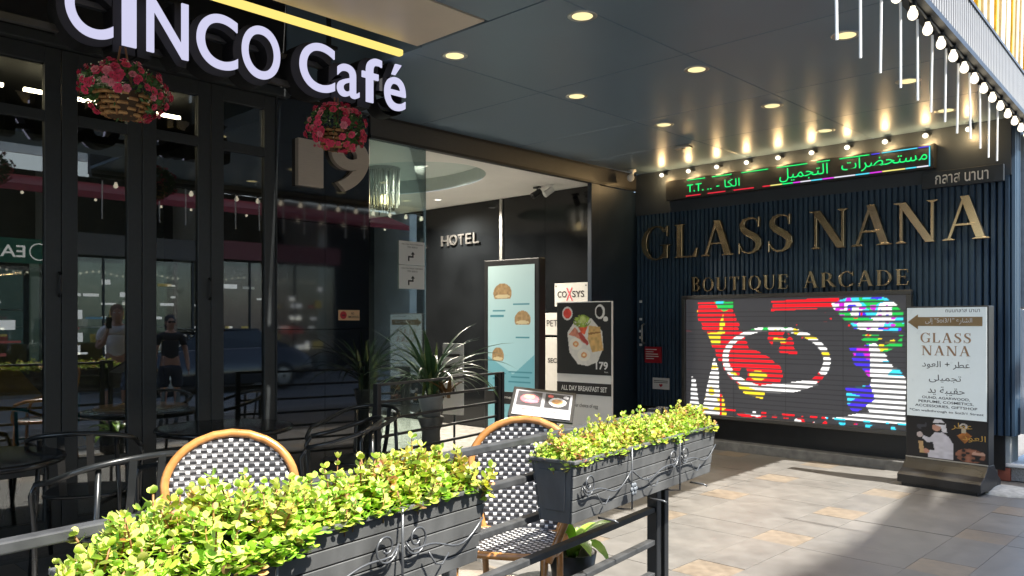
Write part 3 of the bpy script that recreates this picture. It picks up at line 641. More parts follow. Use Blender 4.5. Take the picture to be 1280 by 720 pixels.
text('writing', 'NO', M_print_black, ns, fit=(4.11, 4.14, 1.525, 1.545), y=-.006); text('writing', 'SMOKING', M_print_black, ns, fit=(4.075, 4.19, 1.495, 1.515), y=-.006)
cr = MB(); o_ = arc(4.03, 1.52, .034, .034, 0, 2*math.pi); i_ = arc(4.03, 1.52, .025, .025, 0, 2*math.pi); cr.prism(o_[:-1], -.0055, -.0045)
cr.build('symbol', mat('print_red', (.5, .02, .04), .6), ns)
MB().box(4.012, 4.048, -.0075, -.006, 1.516, 1.524).build('symbol_bar', M_print_black, ns)

# cafe interior
ci = thing('cafe_room', 'dim cafe room behind the folding doors', 'room', (0, 0, 0))
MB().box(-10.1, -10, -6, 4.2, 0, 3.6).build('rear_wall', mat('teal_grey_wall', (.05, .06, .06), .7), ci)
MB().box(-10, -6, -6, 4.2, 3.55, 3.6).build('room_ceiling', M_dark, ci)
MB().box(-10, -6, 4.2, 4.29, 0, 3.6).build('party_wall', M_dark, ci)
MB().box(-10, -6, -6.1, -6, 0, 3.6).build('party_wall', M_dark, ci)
for i, (y0, y1) in enumerate(((.6, 1.85), (2.0, 3.3))):
    s_ = MB().box(-7.52, -7.48, y0, y1, 3.37, 3.395).build('linear_lamp', emis('warm_linear', (1, .8, .5), 6), None)
    tag(s_, ['long warm linear lamp inside the cafe, the one nearer the left edge', 'long warm linear lamp inside the cafe behind the hanging basket'][i], 'lamp')
M_teal = mat('teal_fabric', (.02, .17, .16), .75, var=.1)
def tub_chair(name, label, loc, rz):
    t = thing(name, label, 'chair', loc, rz, 'teal chairs inside the cafe')
    MB().lathe([(.0, .42), (.24, .42), (.26, .45), (.24, .49), (0, .5)], 18).build('seat', M_teal, t, smooth=True)
    MB().lathe([(.24, .45), (.29, .6), (.3, .82), (.275, .83), (.25, .6), (.22, .5)], 16, (0, 0, 0), R(10), R(170)).build('backrest', M_teal, t, smooth=True)
    for sx, sy in ((1, 1), (1, -1), (-1, 1), (-1, -1)): MB().tube([(.15*sx, .15*sy, .43), (.22*sx, .22*sy, .012)], .012, 6).build('leg', M_black, t)
tub_chair('tub_chair', 'teal tub chair inside the cafe at the left edge', (-6.7, 1.05, 0), R(200))
tub_chair('tub_chair', 'teal tub chair inside the cafe behind the first door', (-6.9, 1.95, 0), R(160))
tub_chair('tub_chair', 'teal tub chair deeper in the cafe', (-7.6, 2.3, 0), R(120))
def in_table(label, loc):
    t = thing('cafe_table', label, 'table', loc, 0, 'tables inside the cafe')
    MB().lathe([(0, .72), (.36, .72), (.37, .735), (.36, .75), (0, .75)], 28).build('table_top', mat('oak_top', (.3, .2, .12), .4, var=.2), t, smooth=False)
    MB().lathe([(.02, .72), (.025, .05), (.2, .03), (.22, .012), (0, .012)], 16).build('pedestal', M_black, t, smooth=True)
in_table('wooden round table inside the cafe behind the second door', (-7.0, 2.75, 0)); in_table('wooden round table inside the cafe near the left edge', (-7.3, 1.5, 0))
yp = MB().zprism([(-6.62, .9), (-6.5, 1.75), (-6.46, 1.75), (-6.58, .9)], .35, 1.15)
yp = MB(); yp.hexa([(-6.75, 1.35, .5), (-6.72, 1.35, .5), (-6.72, 2.25, .5), (-6.75, 2.25, .5)], [(-6.75, 1.35, 1.3), (-6.72, 1.35, 1.3), (-6.72, 1.75, 1.12), (-6.75, 1.75, 1.12)])
tag(yp.build('yellow_panel', mat('mustard_board', (.5, .29, .05), .6), None), 'mustard yellow slanted board inside the cafe windows', 'board')

# ---- the illuminated cafe sign
sgn = thing('cafe_sign', 'illuminated white letters reading CINCO Café on black boxes', 'sign', (-4.5, 0, 0), QT)
M_face = emis('letter_face_glow', (.72, .71, .96), EM*.92)
zc0, zc1 = 2.945, 3.262
LET = [('C', 1.388, 1.622, zc0, zc1+.01), ('I', 1.668, 1.742, zc0, zc1+.02), ('N', 1.798, 2.03, zc0, zc1), ('C', 2.08, 2.33, zc0-.004, zc1), ('O', 2.358, 2.61, zc0-.004, zc1),
       ('C', 2.75, 3.01, zc0+.004, zc1), ('a', 3.03, 3.205, zc0+.012, 3.175), ('f', 3.228, 3.392, zc0+.014, 3.268), ('é', 3.417, 3.602, zc0, 3.272)]
for ch, a, b, z0, z1 in LET:
    bx = text('letter', ch, mat('matt_black_letter_box', (.006, .006, .007), .65, var=0), sgn, fit=(a-.022, b+.022, z0-.022, z1+.022), y=.075, depth=.14, bold=.045 if ch != 'é' else .03)
    text('lit_face', ch, M_face, bx, fit=(a, b, z0, z1), y=-.003, depth=.012, bold=.008 if ch not in 'I' else .0)
fr = MB(); fr.box(-1.5, 3.6, .15, .19, 2.985, 3.02); fr.box(-1.5, 3.6, .15, .19, 3.16, 3.19); fr.build('mounting_rail', mat('rail_dark_grey', (.06, .058, .055), .5), sgn)
for a in (1.0, 2.05, 3.1):
    mb = MB(); mb.box(a-.012, a+.012, .195, .22, 3.0, 3.6); mb.box(a-.06, a+.06, .19, .23, 3.33, 3.35); mb.build('hanger_bracket', M_black, sgn)
# things left of the frame's view: sign continues with no more letters

# ---- hanging flower baskets
fl = MB()
for ring_, (cnt, rad, lift, ln) in enumerate(((6, .006, .0, .019), (5, .003, .006, .014), (4, .001, .01, .009))):
    for i in range(cnt):
        a = 2*math.pi*i/cnt+ring_*.5; ca, sa = math.cos(a), math.sin(a); w = ln*.55
        base = Vector((ca*rad, sa*rad, lift)); tip = Vector((ca*(rad+ln*.9), sa*(rad+ln*.9), lift+ln*(.25+.3*ring_))); sd = Vector((-sa, ca, 0))*w
        mid = (base+tip)/2+Vector((0, 0, .003))
        fl.add([base, mid-sd, tip-sd*.5, tip+sd*.5, mid+sd], [(0, 1, 2, 3, 4)])
M_pet = mat('pink_petals', (.78, .06, .15), .55, var=.3, scale=60); M_pet2 = mat('light_pink_petals', (.85, .24, .3), .55, var=.3, scale=60)
fl_me = fl.mesh('flower', M_pet); fl_me2 = fl.mesh('flower', M_pet2)
lfm = MB()
def leafquad(mb, p, d, up, ln, w):
    d = d.normalized(); sd = d.cross(up).normalized()*w/2; u2 = sd.cross(d).normalized()
    mb.add([p, p+d*ln*.45+sd+u2*ln*.06, p+d*ln, p+d*ln*.45-sd+u2*ln*.06], [(0, 1, 2), (0, 2, 3)])
def rnd_dir():
    v = Vector((random.gauss(0, 1), random.gauss(0, 1), random.gauss(0, 1))); return v.normalized()
def basket(label, y, seed, w, zc, hang, shift, cover):
    random.seed(seed)
    t = thing('hanging_basket', label, 'hanging basket', (-4.47, y, zc), QT, 'hanging baskets under the cafe sign')
    M_wick = mat('woven_basket', (.5, .27, .1), .6, var=.35, scale=25)
    wv = MB(); h0, h1 = -.155, -.03
    for k in range(5):                      # woven strips, over and under
        z = h0+(h1-h0)*(k+.5)/5; rad = w*(.21+.09*(k/4)); pts = []
        for i in range(48):
            a = 2*math.pi*i/48; off = .011*(1 if (i//3+k) % 2 else -1); pts.append(((rad+off)*math.cos(a), (rad+off)*.75*math.sin(a), z))
        wv.tube(pts, .0095, 6, closed=True)
    wv.build('wicker_bowl', M_wick, t, smooth=True)
    st = MB()
    for i in range(16):
        a = 2*math.pi*(i+.5)/16; st.tube([(w*.2*math.cos(a), w*.15*math.sin(a), h0), (w*.3*math.cos(a), w*.225*math.sin(a), h1+.01)], .006, 5)
    st.build('wicker_stakes', mat('dark_wicker', (.3, .14, .05), .6, var=.3), t, smooth=True)
    MB().lathe([(0, h0+.004), (w*.17, h0+.004), (w*.26, h1)], 20).build('liner', mat('coir_liner', (.07, .04, .02), .9, var=.3), t)
    for sx in (-1, 1): MB().tube([(sx*.045 if hang > .2 else sx*.012, 0, 0.02), (sx*.012, 0, hang)], .006, 6).build('hanging_strap', mat('leather_strap', (.2, .1, .05), .7), t)
    fo = MB()
    for _ in range(760):
        d = rnd_dir(); p = Vector((d.x*w*.47, d.y*w*.4, d.z*.14-.015)) * random.uniform(.7, 1.0)
        if p.z < -.04 and abs(p.x+shift) < w*.2 and random.random() < .85: continue
        leafquad(fo, p, (d+rnd_dir()*.7), rnd_dir(), random.uniform(.022, .042), random.uniform(.014, .024))
    f = fo.build('foliage', mat('basket_leaf', (.07, .17, .04), .5, var=.4, scale=30), t); f['kind'] = 'stuff'
    n = 0
    while n < 88:
        d = rnd_dir()
        if d.y > .4: continue
        p = Vector((d.x*w*.5, d.y*w*.45, d.z*.15-.015))*random.uniform(.92, 1.06)
        if p.z < -.045 and abs(p.x+shift) < w*.21 and random.random() < cover: continue
        o = link('flower', fl_me if random.random() < .72 else fl_me2, t, loc=p); o.rotation_euler = (d+rnd_dir()*.25).to_track_quat('Z', 'Y').to_euler()
        o.scale = [random.uniform(.8, 1.2)]*3; n += 1
    bd = MB()
    for _ in range(45):
        d = rnd_dir(); p = Vector((d.x*w*.5, d.y*w*.4-.01, d.z*.14)); bd.ball(p, .0045, 5, 4)
    b = bd.build('white_buds', mat('bud_cream', (.7, .68, .45), .6), t); b['kind'] = 'stuff'
basket('hanging wicker basket of pink flowers under the letters CI, left of the two', 1.66, 3, .44, 2.70, .225, .03, .97)
basket('hanging basket of pink flowers in front of the number 19', 3.0, 5, .40, 2.735, .19, .05, .45)
random.seed(11)

# ================================================================== HOTEL LOBBY
lb = thing('hotel_lobby', 'hotel lobby with pale ceiling and dark glass walls behind a glazed opening', 'building', (0, 0, 0))
MB().box(-5.93, -5.88, 4.31, 7.46, 3.13, 3.315).build('bronze_lintel', M_bronze, lb, bevel=.004)
MB().box(-5.94, -5.87, 4.31, 8.39, 3.105, 3.128).build('lintel_trim', M_black, lb)
MB().box(-5.87, -5.865, 4.31, 8.38, 3.295, 3.317).build('shadow_trim', M_black, lb)  # thin black strip along the top of the lintel
M_lobc = mat('lobby_ceiling_paint', (.74, .74, .71), .6, var=.03, scale=3)
cx, cy, rx, ry = -7.55, 5.85, 1.3, .85
hole = arc(cx, cy, rx, ry, 0, 2*math.pi, 48)[:-1]
bm = bmesh.new()
ov = [bm.verts.new((x, y, 3.13)) for x, y in ((-11, 4.31), (-5.94, 4.31), (-5.94, 7.75), (-11, 7.75))]; iv = [bm.verts.new((x, y, 3.13)) for x, y in hole]
es = [bm.edges.new((ov[i], ov[(i+1) % 4])) for i in range(4)]+[bm.edges.new((iv[i], iv[(i+1) % 48])) for i in range(48)]
bmesh.ops.triangle_fill(bm, use_beauty=True, edges=es)
me = bpy.data.meshes.new('lobby_ceiling'); bm.to_mesh(me); bm.free(); me.materials.append(M_lobc); link('lobby_ceiling', me, lb)
rc_ = MB(); rc_.add([(x, y, 3.131) for x, y in hole]+[(x, y, 3.3) for x, y in hole], [(i, (i+1) % 48, 48+(i+1) % 48, 48+i) for i in range(48)]+[tuple(range(48, 96))])
rc_.build('oval_recess', mat('recess_paint', (.5, .58, .56), .6, var=.03), lb)
MB().box(-11.1, -11, 4.31, 7.75, 0, 3.3).build('rear_wall', M_dark, lb)
MB().box(-11, -5.95, 4.30, 4.309, 0, 3.13).build('party_wall', M_dark, lb)
MB().box(-11, -5.96, 7.76, 7.9, 0, 3.3).build('far_wall', M_dark, lb)
for a, b in ((-11, -9.3), (-9.295, -7.62), (-7.57, -6.82), (-6.815, -5.96)):
    MB().box(a, b, 7.72, 7.755, 0.02, 3.125).build('black_glass_panel', mat('black_wall_glass', (.006, .007, .008), .1, var=.3, scale=2, spec=.45), lb)
MB().box(-7.62, -7.57, 7.7, 7.756, .02, 3.125).build('steel_post', M_steel, lb)
MB().box(-5.905, -5.895, 4.315, 4.962, .02, 3.104).build('glass_pane', M_lobby_glass, lb)
cn = MB(); cn.box(-5.92, -5.86, 7.46, 7.62, 0, 3.1); cn.build('corner_column', M_navy2, lb, bevel=.004)
MB().box(-5.99, -5.895, 7.625, 8.75, 0, 3.1).build('navy_side_panel', M_navy2, lb, bevel=.004)
MB().box(-5.99, -5.885, 7.465, 8.75, 3.13, 3.3).build('navy_lintel_end', M_bronze, lb)
ht = thing('hotel_letters', 'dull metal letters reading A HOTEL on the dark lobby wall', 'lettering', (0, 7.7, 0))
M_dull = mat('dull_metal', (.09, .088, .085), .4, metal=.6, var=.1)
for ch, a, b in (('A', -9.34, -9.14), ('H', -8.8, -8.64), ('O', -8.62, -8.46), ('T', -8.44, -8.31), ('E', -8.28, -8.16), ('L', -8.13, -8.01)):
    text('letter', ch, M_dull, ht, fit=(a, b, 2.56, 2.71), y=-.012, depth=.02)
def lobby_spot(label, p, e=140, obj=True):
    t = thing('lobby_downlight', label, 'downlight', p, 0, 'small downlights in the lobby ceiling')
    MB().lathe([(.045, 0), (.06, -.004), (.062, .004)], 18).build('trim_ring', M_white, t); MB().lathe([(0, -.002), (.046, -.001)], 18).build('lens', emis('lobby_lens', (1, .93, .8), 2.4*EM), t)
    L = bpy.data.lights.new('lobby_beam', 'SPOT'); L.spot_size = R(160); L.spot_blend = .6; L.energy = e; L.color = (1, .9, .76); L.shadow_soft_size = .08
    lo = bpy.data.objects.new('lobby_beam', L); COL.objects.link(lo); lo.parent = t; lo.location = (0, 0, -.02)
lobby_spot('lit downlight inside the oval ceiling recess of the lobby', (-7.3, 6.1, 3.298))
lobby_spot('lit downlight in the lobby ceiling near the dark far wall', (-8.3, 7.2, 3.128))
lobby_spot('lit downlight in the lobby ceiling behind the dark pier', (-9.3, 5.2, 3.128))
ch_ = thing('chandelier', 'crystal rod chandelier hanging in the lobby behind the glass pane', 'chandelier', (-7.75, 5.87, 0))
MB().lathe([(0, 3.3), (.2, 3.3), (.2, 3.27), (0, 3.27)], 20).build('canopy_plate', M_steel, ch_)
M_cry = glass('crystal', (.75, .76, .74), .25, 1.2)
for ring_, (n, r_, z0) in enumerate(((26, .18, 2.86), (18, .12, 2.8), (10, .06, 2.76))):
    for i in range(n):
        a = 2*math.pi*i/n; zz = z0+random.uniform(-.03, .03)
        MB().tube([(r_*math.cos(a), r_*math.sin(a), 3.268), (r_*math.cos(a), r_*math.sin(a), zz)], .009, 5).build('crystal_rod', M_cry if i % 3 else M_steel, ch_)
MB().ball((0, 0, 2.93), (.05, .05, .06)).build('bulb', emis('chandelier_bulb', (1, .75, .35), 3), ch_)
for i, (px_, lab) in enumerate(((-6.62, 'black spot fitting on the lobby ceiling edge'), (-6.42, 'white spot lamp on the lobby ceiling edge aimed at the wall'))):
    t = thing('track_spot', lab, 'spotlight', (px_, 7.35, 3.128), 0)
    MB().box(-.05, .05, -.02, .02, -.02, 0).build('base', M_black if i == 0 else M_white, t); MB().tube([(0, 0, -.02), (0, 0, -.06)], .008, 6).build('arm', M_black if i == 0 else M_white, t)
    b = MB().lathe([(0, .07), (.035, .07), (.04, -.06), (.03, -.06), (.0, -.04)], 14).build('head', M_black if i == 0 else M_white, t); b.location = (0, -.02, -.09); b.rotation_euler = (R(-50), R(30), 0)

# notices on the lobby glass
for i, z in enumerate((1.995, 1.77)):
    t = thing('paper_notice', ['white paper notice with an arrow on the lobby glass, upper of two', 'white paper notice with an arrow on the lobby glass, lower of two'][i], 'notice', (XF+.005, 0, 0), QT, 'paper notices on the lobby glass')
    MB().box(4.635, 4.94, -.006, -.003, z, z+.22).build('sheet', M_print_white, t)
    text('writing', 'YOU CAN WALKTHROUGH' if i == 0 else 'YOU CAN WALK THROUGH', M_print_black, t, fit=(4.66, 4.915, z+.185, z+.197), y=-.008, bold=0)
    text('writing', 'TO SOI 3', M_print_black, t, fit=(4.73, 4.85, z+.158, z+.172), y=-.008, bold=.01)
    MB().prism([(4.74, z+.035), (4.755, z+.035), (4.755, z+.068), (4.805, z+.068), (4.805, z+.098), (4.82, z+.098), (4.797, z+.125), (4.774, z+.098), (4.79, z+.098), (4.79, z+.083), (4.74, z+.083)], -.008, -.0065).build('arrow', M_print_black, t)

# digital menu screen
ks = thing('menu_screen', 'tall black kiosk with a pale teal screen showing pastries', 'kiosk', (-6.25, 6.5, 0), R(4))
MB().box(-.4, .4, 0, .12, .08, 2.17).build('housing', M_black, ks, bevel=.01)
MB().box(-.36, .36, -.12, .24, .012, .08).build('base', M_black, ks, bevel=.01)
def kiosk(u, v):
    c = np.zeros(u.shape+(3,)); c[...] = np.array((.27, .48, .52)); c += (np.array((.4, .53, .52))-np.array((.27, .48, .52)))*(1-v)[..., None]  # paler towards the top, a reflection painted into the picture
    b = inpoly(u, v, [(0, .72), (.55, .86), (1, .7), (1, 1), (0, 1)]); c[b] = (.14, .33, .38)
    n = vnoise(u, v*2, 30, 2)
    for cx_, cy_, rx_, ry_ in ((.32, .22, .2, .08), (.75, .43, .17, .07), (.22, .72, .13, .07)):
        e = inell(u, v, cx_, cy_, rx_, ry_) & (v < cy_+ry_*.55); k = (.75+.5*n)[..., None]
        c[e] = (np.array((.3, .2, .1))*k)[e]; c[inell(u, v, cx_, cy_+ry_*.3, rx_*.8, ry_*.2)] = (.5, .42, .25)
    for x0, x1, y0 in ((.1, .38, .36), (.05, .35, .40), (.55, .9, .31), (.6, .9, .57), (.06, .4, .86), (.1, .34, .9), (.45, .95, .84), (.5, .9, .88), (.45, .92, .92)):
        c[(u > x0) & (u < x1) & (abs(v-y0) < .006) & ((u*60) % 1 < .7)] = (.06, .2, .24)
    return c
picture('display', .68, 1.42, 90, 180, kiosk, attr_mat('kiosk_display', emit=.42*EM, rough=.12), ks, x0=-.34, z0=.68, y=-.003)
MB().box(-.34, .34, -.0028, -.0008, .14, .54).build('lower_display', mat('kiosk_lower', (.2, .42, .47), .15, var=.05, emit=.3*EM, ecol=(.2, .45, .5)), ks)
text('writing', 'Gourmet and Bakery', M_print_white, ks, fit=(-.18, .25, .59, .635), y=-.003, bold=0)

# plates on the lobby wall
def plate(name, label, x0, x1, z0, z1, s, m, tm, fit, bold=.02):
    t = thing(name, label, 'sign', (0, 7.69, 0), 0); MB().box(x0, x1, 0, .02, z0, z1).build('plate', m, t, bevel=.003)
    if s: text('writing', s, tm, t, fit=fit, y=-.004, bold=bold)
    return t
M_greyp = mat('pale_grey_plate', (.48, .47, .44), .5, var=.05); M_ink = mat('dark_ink', (.03, .025, .025), .5, var=0)
t = plate('wall_plate', 'grey plate reading COXSYS above the breakfast board', -6.63, -6.1, 1.66, 1.95, 'CO', M_greyp, M_ink, (-6.58, -6.43, 1.77, 1.85))
text('writing', 'SYS', M_ink, t, fit=(-6.34, -6.15, 1.77, 1.85), y=-.004, bold=.02); text('writing_mark', 'X', mat('print_red', (.5, .02, .04)), t, fit=(-6.44, -6.33, 1.73, 1.89), y=-.004, bold=.0)
for a in (-6.605, -6.125): MB().box(a-.008, a+.008, -.004, 0, 1.905, 1.921).build('screw', M_black, t)
plate('wall_plate', 'pale plate starting PET partly hidden behind the breakfast board', -6.81, -6.4, 1.3, 1.58, 'PET', M_greyp, M_ink, (-6.76, -6.58, 1.41, 1.49), .0)
plate('wall_plate', 'tall pale plate starting SEC partly hidden behind the breakfast board', -6.81, -6.4, .5, 1.27, 'SEC', M_greyp, M_ink, (-6.74, -6.59, .95, 1.01), .02)

# breakfast board
bb = thing('breakfast_board', 'standing board reading ALL DAY BREAKFAST SET with a plate of food', 'sign', (-5.13, 6.4, 0), R(3))
MB().box(-.34, .34, 0, .03, .05, 1.67).build('panel', M_print_white, bb, bevel=.003)
MB().box(-.36, .36, -.1, .16, .0, .05).build('base', M_steel, bb, bevel=.01); MB().tube([(0, .05, .05), (0, .045, 1.6)], .012, 8).build('rear_pole', M_steel, bb)
def food(u, v):
    c = np.zeros(u.shape+(3,)); c[...] = (.018, .02, .021)
    n = vnoise(u, v, 26, 8); n2 = vnoise(u, v, 50, 3); A = lambda m_, col, k=.25: c.__setitem__(m_, (np.array(col)*(1-k+2*k*n)[..., None])[m_])
    A(inpoly(u, v, [(.2, .42), (.34, .26), (.64, .22), (.84, .4), (.86, .62), (.76, .82), (.58, .88), (.4, .86), (.24, .7)]), (.72, .7, .66), .06)
    A(inpoly(u, v, [(.6, .32), (.8, .34), (.86, .66), (.66, .69), (.58, .5)]), (.66, .42, .16)); A(inpoly(u, v, [(.58, .42), (.81, .4), (.81, .42), (.6, .45)]), (.3, .15, .05))
    A(inpoly(u, v, [(.22, .45), (.34, .34), (.5, .5), (.6, .58), (.5, .56), (.36, .48)]), (.62, .24, .16)); A(inpoly(u, v, [(.4, .42), (.46, .41), (.6, .56), (.57, .6), (.44, .5)]), (.4, .06, .05))
    A(inpoly(u, v, [(.4, .34), (.58, .33), (.52, .45), (.46, .42)]), (.75, .12, .05)); A(inell(u, v, .47, .26, .16, .09) & (n2 > .3), (.28, .4, .06), .5); A(inell(u, v, .49, .24, .06, .05), (.5, .6, .2))
    for x, y_ in ((.36, .58), (.51, .73)):
        A(inell(u, v, x, y_, .12, .085), (.82, .78, .7), .05); A(inell(u, v, x, y_, .055, .04), (.75, .35, .14)); A(inell(u, v, x, y_, .025, .02), (.85, .7, .45))
    A(inell(u, v, .2, .15, .1, .095), (.75, .7, .68), .05); A(inell(u, v, .2, .15, .075, .072), (.75, .07, .05))
    A(inell(u, v, .8, .13, .09, .1), (.78, .77, .75), .05); A(inell(u, v, .79, .13, .06, .072), (.012, .01, .01)); A(inell(u, v, .9, .23, .045, .035), (.78, .77, .75), .05)
    return c
M_pic = attr_mat('printed_picture', rough=.45)
picture('food_print', .676, .73, 110, 120, food, M_pic, bb, x0=-.338, z0=.93, y=-.003)
text('writing', '179', M_print_white, bb, fit=(.155, .3, .985, .1+.965), y=-.006, bold=.03); text('writing', 'Baht', M_print_white, bb, fit=(.26, .305, .955, .97), y=-.006, bold=0)
MB().box(-.338, .338, -.003, -.001, .725, .845).build('title_band', M_print_black, bb)
text('writing', 'ALL DAY BREAKFAST SET', M_print_white, bb, fit=(-.28, .29, .76, .812), y=-.006, bold=.02)
text('writing', 'Your choice of egg', M_ink, bb, fit=(-.15, .18, .585, .635), y=-.004, bold=0)

# ================================================================== TOTEM
tt = thing('totem_sign', 'black totem sign with backlit white panel pointing left to the street', 'sign', (-2.14, 7.74, 0), R(-7))
TW = .345
MB().box(-TW, TW, 0, .12, .24, 1.6).build('cabinet', M_black, tt, bevel=.006)
fl_ = [(0, .24), (-.03, .2), (-.08, .15), (-.14, .12), (-.17, .1), (-.17, .03), (.26, .03), (.26, .1), (.2, .14), (.15, .2), (.12, .24)]
n = len(fl_); mb = MB(); mb.add([(-TW-.002, y, z) for y, z in fl_]+[(TW+.002, y, z) for y, z in fl_], [tuple(range(n)), tuple(range(2*n-1, n-1, -1))]+[(i, n+i, n+(i+1) % n, (i+1) % n) for i in range(n)])
mb.build('flared_base', mat('scuffed_black_plastic', (.014, .014, .015), .35, var=.5, scale=8, rvar=.2), tt, bevel=.004)
MB().box(-TW+.03, TW-.03, -.15, .24, 0, .03).build('foot_plate', M_black, tt)
MB().box(-TW+.012, TW-.012, -.006, -.001, .615, 1.588).build('light_panel', mat('backlit_acrylic', (.62, .66, .66), .3, var=.02, emit=.22*EM, ecol=(.8, .95, 1)), tt)
M_tan_ink = mat('bronze_ink', (.36, .22, .13), .5, var=0)
MB().prism([(-.325, 1.46), (-.235, 1.53), (-.235, 1.505), (.3, 1.505), (.3, 1.425), (-.235, 1.425), (-.235, 1.395)], -.009, -.0065).build('arrow', mat('bronze_arrow', (.33, .23, .12), .4, metal=.3, var=.15, scale=4), tt)
text('writing', arab('إلى')+' "Soi3/1" '+arab('الشارع')[::1], M_print_white, tt, fit=(-.17, .22, 1.435, 1.495), y=-.0105, bold=0)
text('writing', 'ถนนกลาส นานา', M_ink, tt, fit=(0, .28, 1.545, 1.572), y=-.0075, bold=0)
def serif_line(s, x0, x1, z, h):
    gl = [(c, *glyph(c)) for c in s]; tot = sum(g[2] for g in gl)+.1*(len(gl)-1); k = (x1-x0)/tot; x = x0; mb = MB()
    for c, P, W in gl:
        for q, p in enumerate(P): mb.prism([(x+a*k, z+b*h) for a, b in p], -.0085-.0001*q, -.0065)
        x += (W+.1)*k
    mb.build('writing', M_tan_ink, tt)
serif_line('GLASS', -.215, .215, 1.278, .085); serif_line('NANA', -.205, .205, 1.165, .085)
text('writing', arab('عطر + العود'), M_ink, tt, fit=(-.2, .2, 1.045, 1.115), y=-.0075, bold=.0); text('writing', arab('تجميلى'), M_ink, tt, fit=(-.14, .13, .925, .995), y=-.0075, bold=0); text('writing', arab('حقيبة يد'), M_ink, tt, fit=(-.15, .16, .815, .89), y=-.0075, bold=0)
for s, a, b, z in (('OUHD, AGARWOOD,', -.2, .2, .775), ('PERFUME, COSMETICS,', -.23, .23, .738), ('ACCESSORIES, GIFTSHOP', -.26, .26, .70), ('*Can walkthrough to Soi3/1 Street', -.31, .31, .655)):
    text('writing', s, M_ink, tt, fit=(a, b, z, z+.026), y=-.0075, bold=.012)
def oud(u, v):
    c = np.zeros(u.shape+(3,)); c[...] = (.016, .015, .016); n = vnoise(u, v, 18, 2)
    A = lambda m_, col, k=.12: c.__setitem__(m_, (np.array(col)*(1-k+2*k*n)[..., None])[m_])
    A(inell(u, v, .18, .18, .08, .12) & (n > .45), (.05, .05, .06))
    A(inpoly(u, v, [(.36, .36), (.46, .34), (.54, .44), (.6, .62), (.6, 1), (.28, 1), (.27, .84), (.36, .8), (.34, .6), (.27, .62), (.2, .52), (.22, .46), (.3, .5)]), (.6, .58, .62))
    A(inpoly(u, v, [(.26, .82), (.36, .8), (.4, .9), (.28, .94)]), (.62, .6, .64)); A(inell(u, v, .245, .84, .05, .06), (.5, .25, .18))
    A(inell(u, v, .385, .22, .055, .1), (.52, .28, .2)); A(inpoly(u, v, [(.33, .14), (.36, .03), (.44, .02), (.5, .12), (.52, .34), (.46, .34), (.44, .2)]), (.72, .7, .72)); A(inpoly(u, v, [(.33, .12), (.49, .1), (.5, .14), (.34, .16)]), (.02, .02, .02))
    A(inell(u, v, .17, .44, .04, .07), (.5, .42, .4)); A(inpoly(u, v, [(.15, .6), (.21, .6), (.23, .9), (.17, .9)]), (.5, .32, .15))
    A(inpoly(u, v, [(.64, .38), (.74, .26), (.82, .36), (.74, .56)]), (.35, .13, .03), .5); A(inell(u, v, .72, .14, .05, .07) & ~inell(u, v, .72, .14, .025, .035), (.6, .55, .5)); A(inpoly(u, v, [(.7, .2), (.75, .2), (.75, .3), (.7, .3)]), (.5, .42, .3))
    A(inell(u, v, .8, .84, .18, .17) & (n > .3), (.24, .1, .06), .6); A(inell(u, v, .9, .78, .08, .07) & (n > .5), (.5, .3, .22))
    return c
picture('perfume_print', 2*TW-.02, .355, 110, 64, oud, M_pic, tt, x0=-TW+.01, z0=.252, y=-.003)
text('writing', arab('العود'), mat('gold_ink', (.5, .3, .06), .5, var=0), tt, fit=(.14, .325, .425, .49), y=-.005, bold=0)
text('writing', arab('عطر'), mat('gold_ink', (.5, .3, .06)), tt, fit=(.05, .22, .52, .585), y=-.005, bold=0)
MB().box(-TW+.005, TW-.005, -.008, -.001, .605, .613).build('divider', M_black, tt)
MB().box(-TW, TW, -.008, -.001, .238, .248).build('bottom_trim', M_steel, tt)

# ================================================================== TERRACE FURNITURE
# black slatted fence by the lobby
def fence(label, A, B, bars, top, posts):
    A = Vector((*A, 0)); B = Vector((*B, 0)); d = B-A; L_ = d.length
    t = thing('terrace_fence', label, 'fence', A, math.atan2(d.y, d.x))
    for p in posts: MB().box(p*L_-.022, p*L_+.022, -.022, .022, .0, top).build('post', M_black, t, bevel=.003)
    for z in bars: MB().box(.023, L_-.023, -.013, .013, z-.02, z).build('bar', M_rail if z == top else M_black, t, bevel=.003)
fence('black metal fence in front of the potted plant', (-4.86, 3.62), (-5.22, 5.3), (1.0, .87, .74, .61, .48, .35, .22), 1.0, (0, .965, 1.0))
# potted plants at the lobby
def blade(mb, base, az, ln, w, arch, tilt, n=7):
    pts = []; p = Vector(base); el = tilt
    d2 = Vector((math.cos(az), math.sin(az), 0)); sd = Vector((-math.sin(az), math.cos(az), 0))
    for i in range(n+1):
        pts.append(p.copy()); p = p+(d2*math.cos(el)+Vector((0, 0, 1))*math.sin(el))*ln/n; el -= arch/n
    vs = []
    for i, q in enumerate(pts):
        t = i/n; ww = w*(.55+.9*t if t < .35 else .865*(1-((t-.35)/.65)**2.2))+.0015
        lift = Vector((0, 0, ww*.25)); vs += [q-sd*ww/2+lift, q, q+sd*ww/2+lift]
    fs = []
    for i in range(n): a = i*3; fs += [(a, a+1, a+4, a+3), (a+1, a+2, a+5, a+4)]
    mb.add(vs, fs)
pp = thing('potted_plant', 'potted plant with long arching green blades behind the black fence', 'plant', (-5.42, 4.62, 0))
MB().lathe([(0, .02), (.12, .02), (.13, .04), (.1, .1), (.08, .5), (.12, .62), (.11, .63), (0, .63)], 18).build('stand', mat('grey_stand', (.12, .12, .11), .6), pp, smooth=True)
